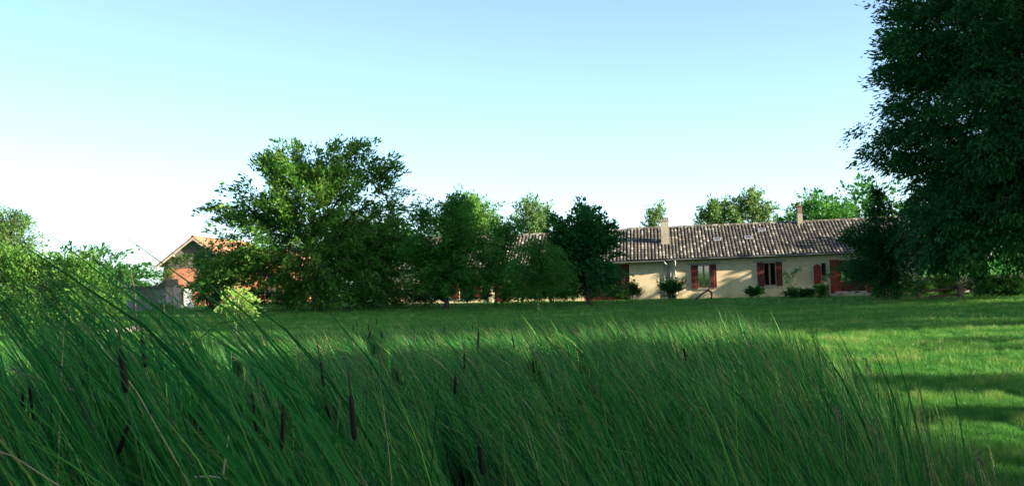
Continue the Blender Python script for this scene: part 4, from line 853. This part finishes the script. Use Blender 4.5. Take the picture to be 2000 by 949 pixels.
# ------------------------------------------------------------------ lawn grass
def lawn_blades(n, y0, y1, h0, h1, w0, w1, powr=1.0):
    y = y0+(y1-y0)*rng.random(n)**powr; xl = np.where(y < 28, bed_right(y)-.1, -.5*y-1); x = xl+(.53*y+1-xl)*rng.random(n)
    z = gz(x, y); nz_ = np.array([noise.noise(Vector((a*.8, b*.8, 0))) for a, b in zip(x, y)]); nf = np.array([noise.noise(Vector((a*4, b*4, 5))) for a, b in zip(x, y)])
    h = rng.uniform(h0, h1, n)*np.clip(1+.7*nz_+1.5*nf, .25, 2.4); wd = rng.uniform(w0, w1, n)
    a = rng.uniform(0, math.pi*2, n); l = rng.normal(0, .5, (n, 2))*h[:, None]
    wx = np.cos(a)*wd/2; wy = np.sin(a)*wd/2
    V = np.stack([np.stack([x-wx, y-wy, z-.005], -1), np.stack([x+wx, y+wy, z-.005], -1), np.stack([x+l[:, 0], y+l[:, 1], z+h], -1)], 1).reshape(-1, 3)
    return V, np.clip(.45+.65*nz_+.6*nf+rng.normal(0, .18, n), 0, 1)
Vs, rs = [], []
for a in ((190000, 5.5, 14, .025, .07, .003, .006), (170000, 14, 27, .03, .08, .006, .011), (150000, 27, 45, .03, .08, .012, .022), (60000, 45, 62, .03, .09, .02, .035)):
    V_, r_ = lawn_blades(*a); Vs.append(V_); rs.append(r_)
Vs = np.concatenate(Vs); rs = np.concatenate(rs)
M['grass'] = leaf_mat('lawn_blade', [(0, (.032, .15, .020)), (.5, (.065, .24, .028)), (.8, (.12, .27, .04)), (1, (.26, .33, .08))], .4, .5, .25)
tag(link_mesh('lawn_grass', mesh_np('lawn_grass', Vs, np.arange(len(Vs)).reshape(-1, 3), M['grass'], face_attr={'rnd': rs})), 'mown green lawn grass between the reeds and the farmhouse', 'grass', kind='stuff')
# daisies and bare patch
def dz_(cx, cy, sx, sy2, n):
    out = []
    for _ in range(n): out.append((random.gauss(cx, sx), random.gauss(cy, sy2)))
    return out
pts = []
for (px_, py_, sx, sy2, n) in ((1885, 770, .5, .25, 20), (1900, 655, .8, .6, 14), (1860, 800, .3, .2, 6), (1780, 700, .8, 1.2, 5)):
    d = ray(px_, py_); t = -EYE/d.z; pts += dz_(d.x*t, d.y*t, sx, sy2, n)
mb = MB()
for x, y in pts:
    if x < bed_right(y)+.2: continue
    z = float(gz(x, y))+.045; r_ = random.uniform(.005, .009); mb.add([(x+r_*math.cos(k*math.pi/4)*(1 if k % 2 else .8), y+r_*math.sin(k*math.pi/4), z+random.uniform(-.002, .006)) for k in range(8)], [tuple(range(8))])
tag(mb.build('daisies', M['daisy']), 'tiny white daisies scattered in the mown lawn', 'daisies', kind='stuff')
d = ray(1966, 733); t = -EYE/d.z; cx, cy = d.x*t, d.y*t; mb = MB(); n = 16
mb.add([(cx, cy, float(gz(cx, cy))+.045)]+[(cx+.12*math.cos(k*2*math.pi/n)*random.uniform(.7, 1.2), cy+.2*math.sin(k*2*math.pi/n)*random.uniform(.7, 1.2), float(gz(cx, cy))+.012) for k in range(n)], [(0, 1+k, 1+(k+1) % n) for k in range(n)])
tag(mb.build('molehill', M['soil']), 'small flat patch of reddish bare soil at the right of the lawn', 'soil patch')
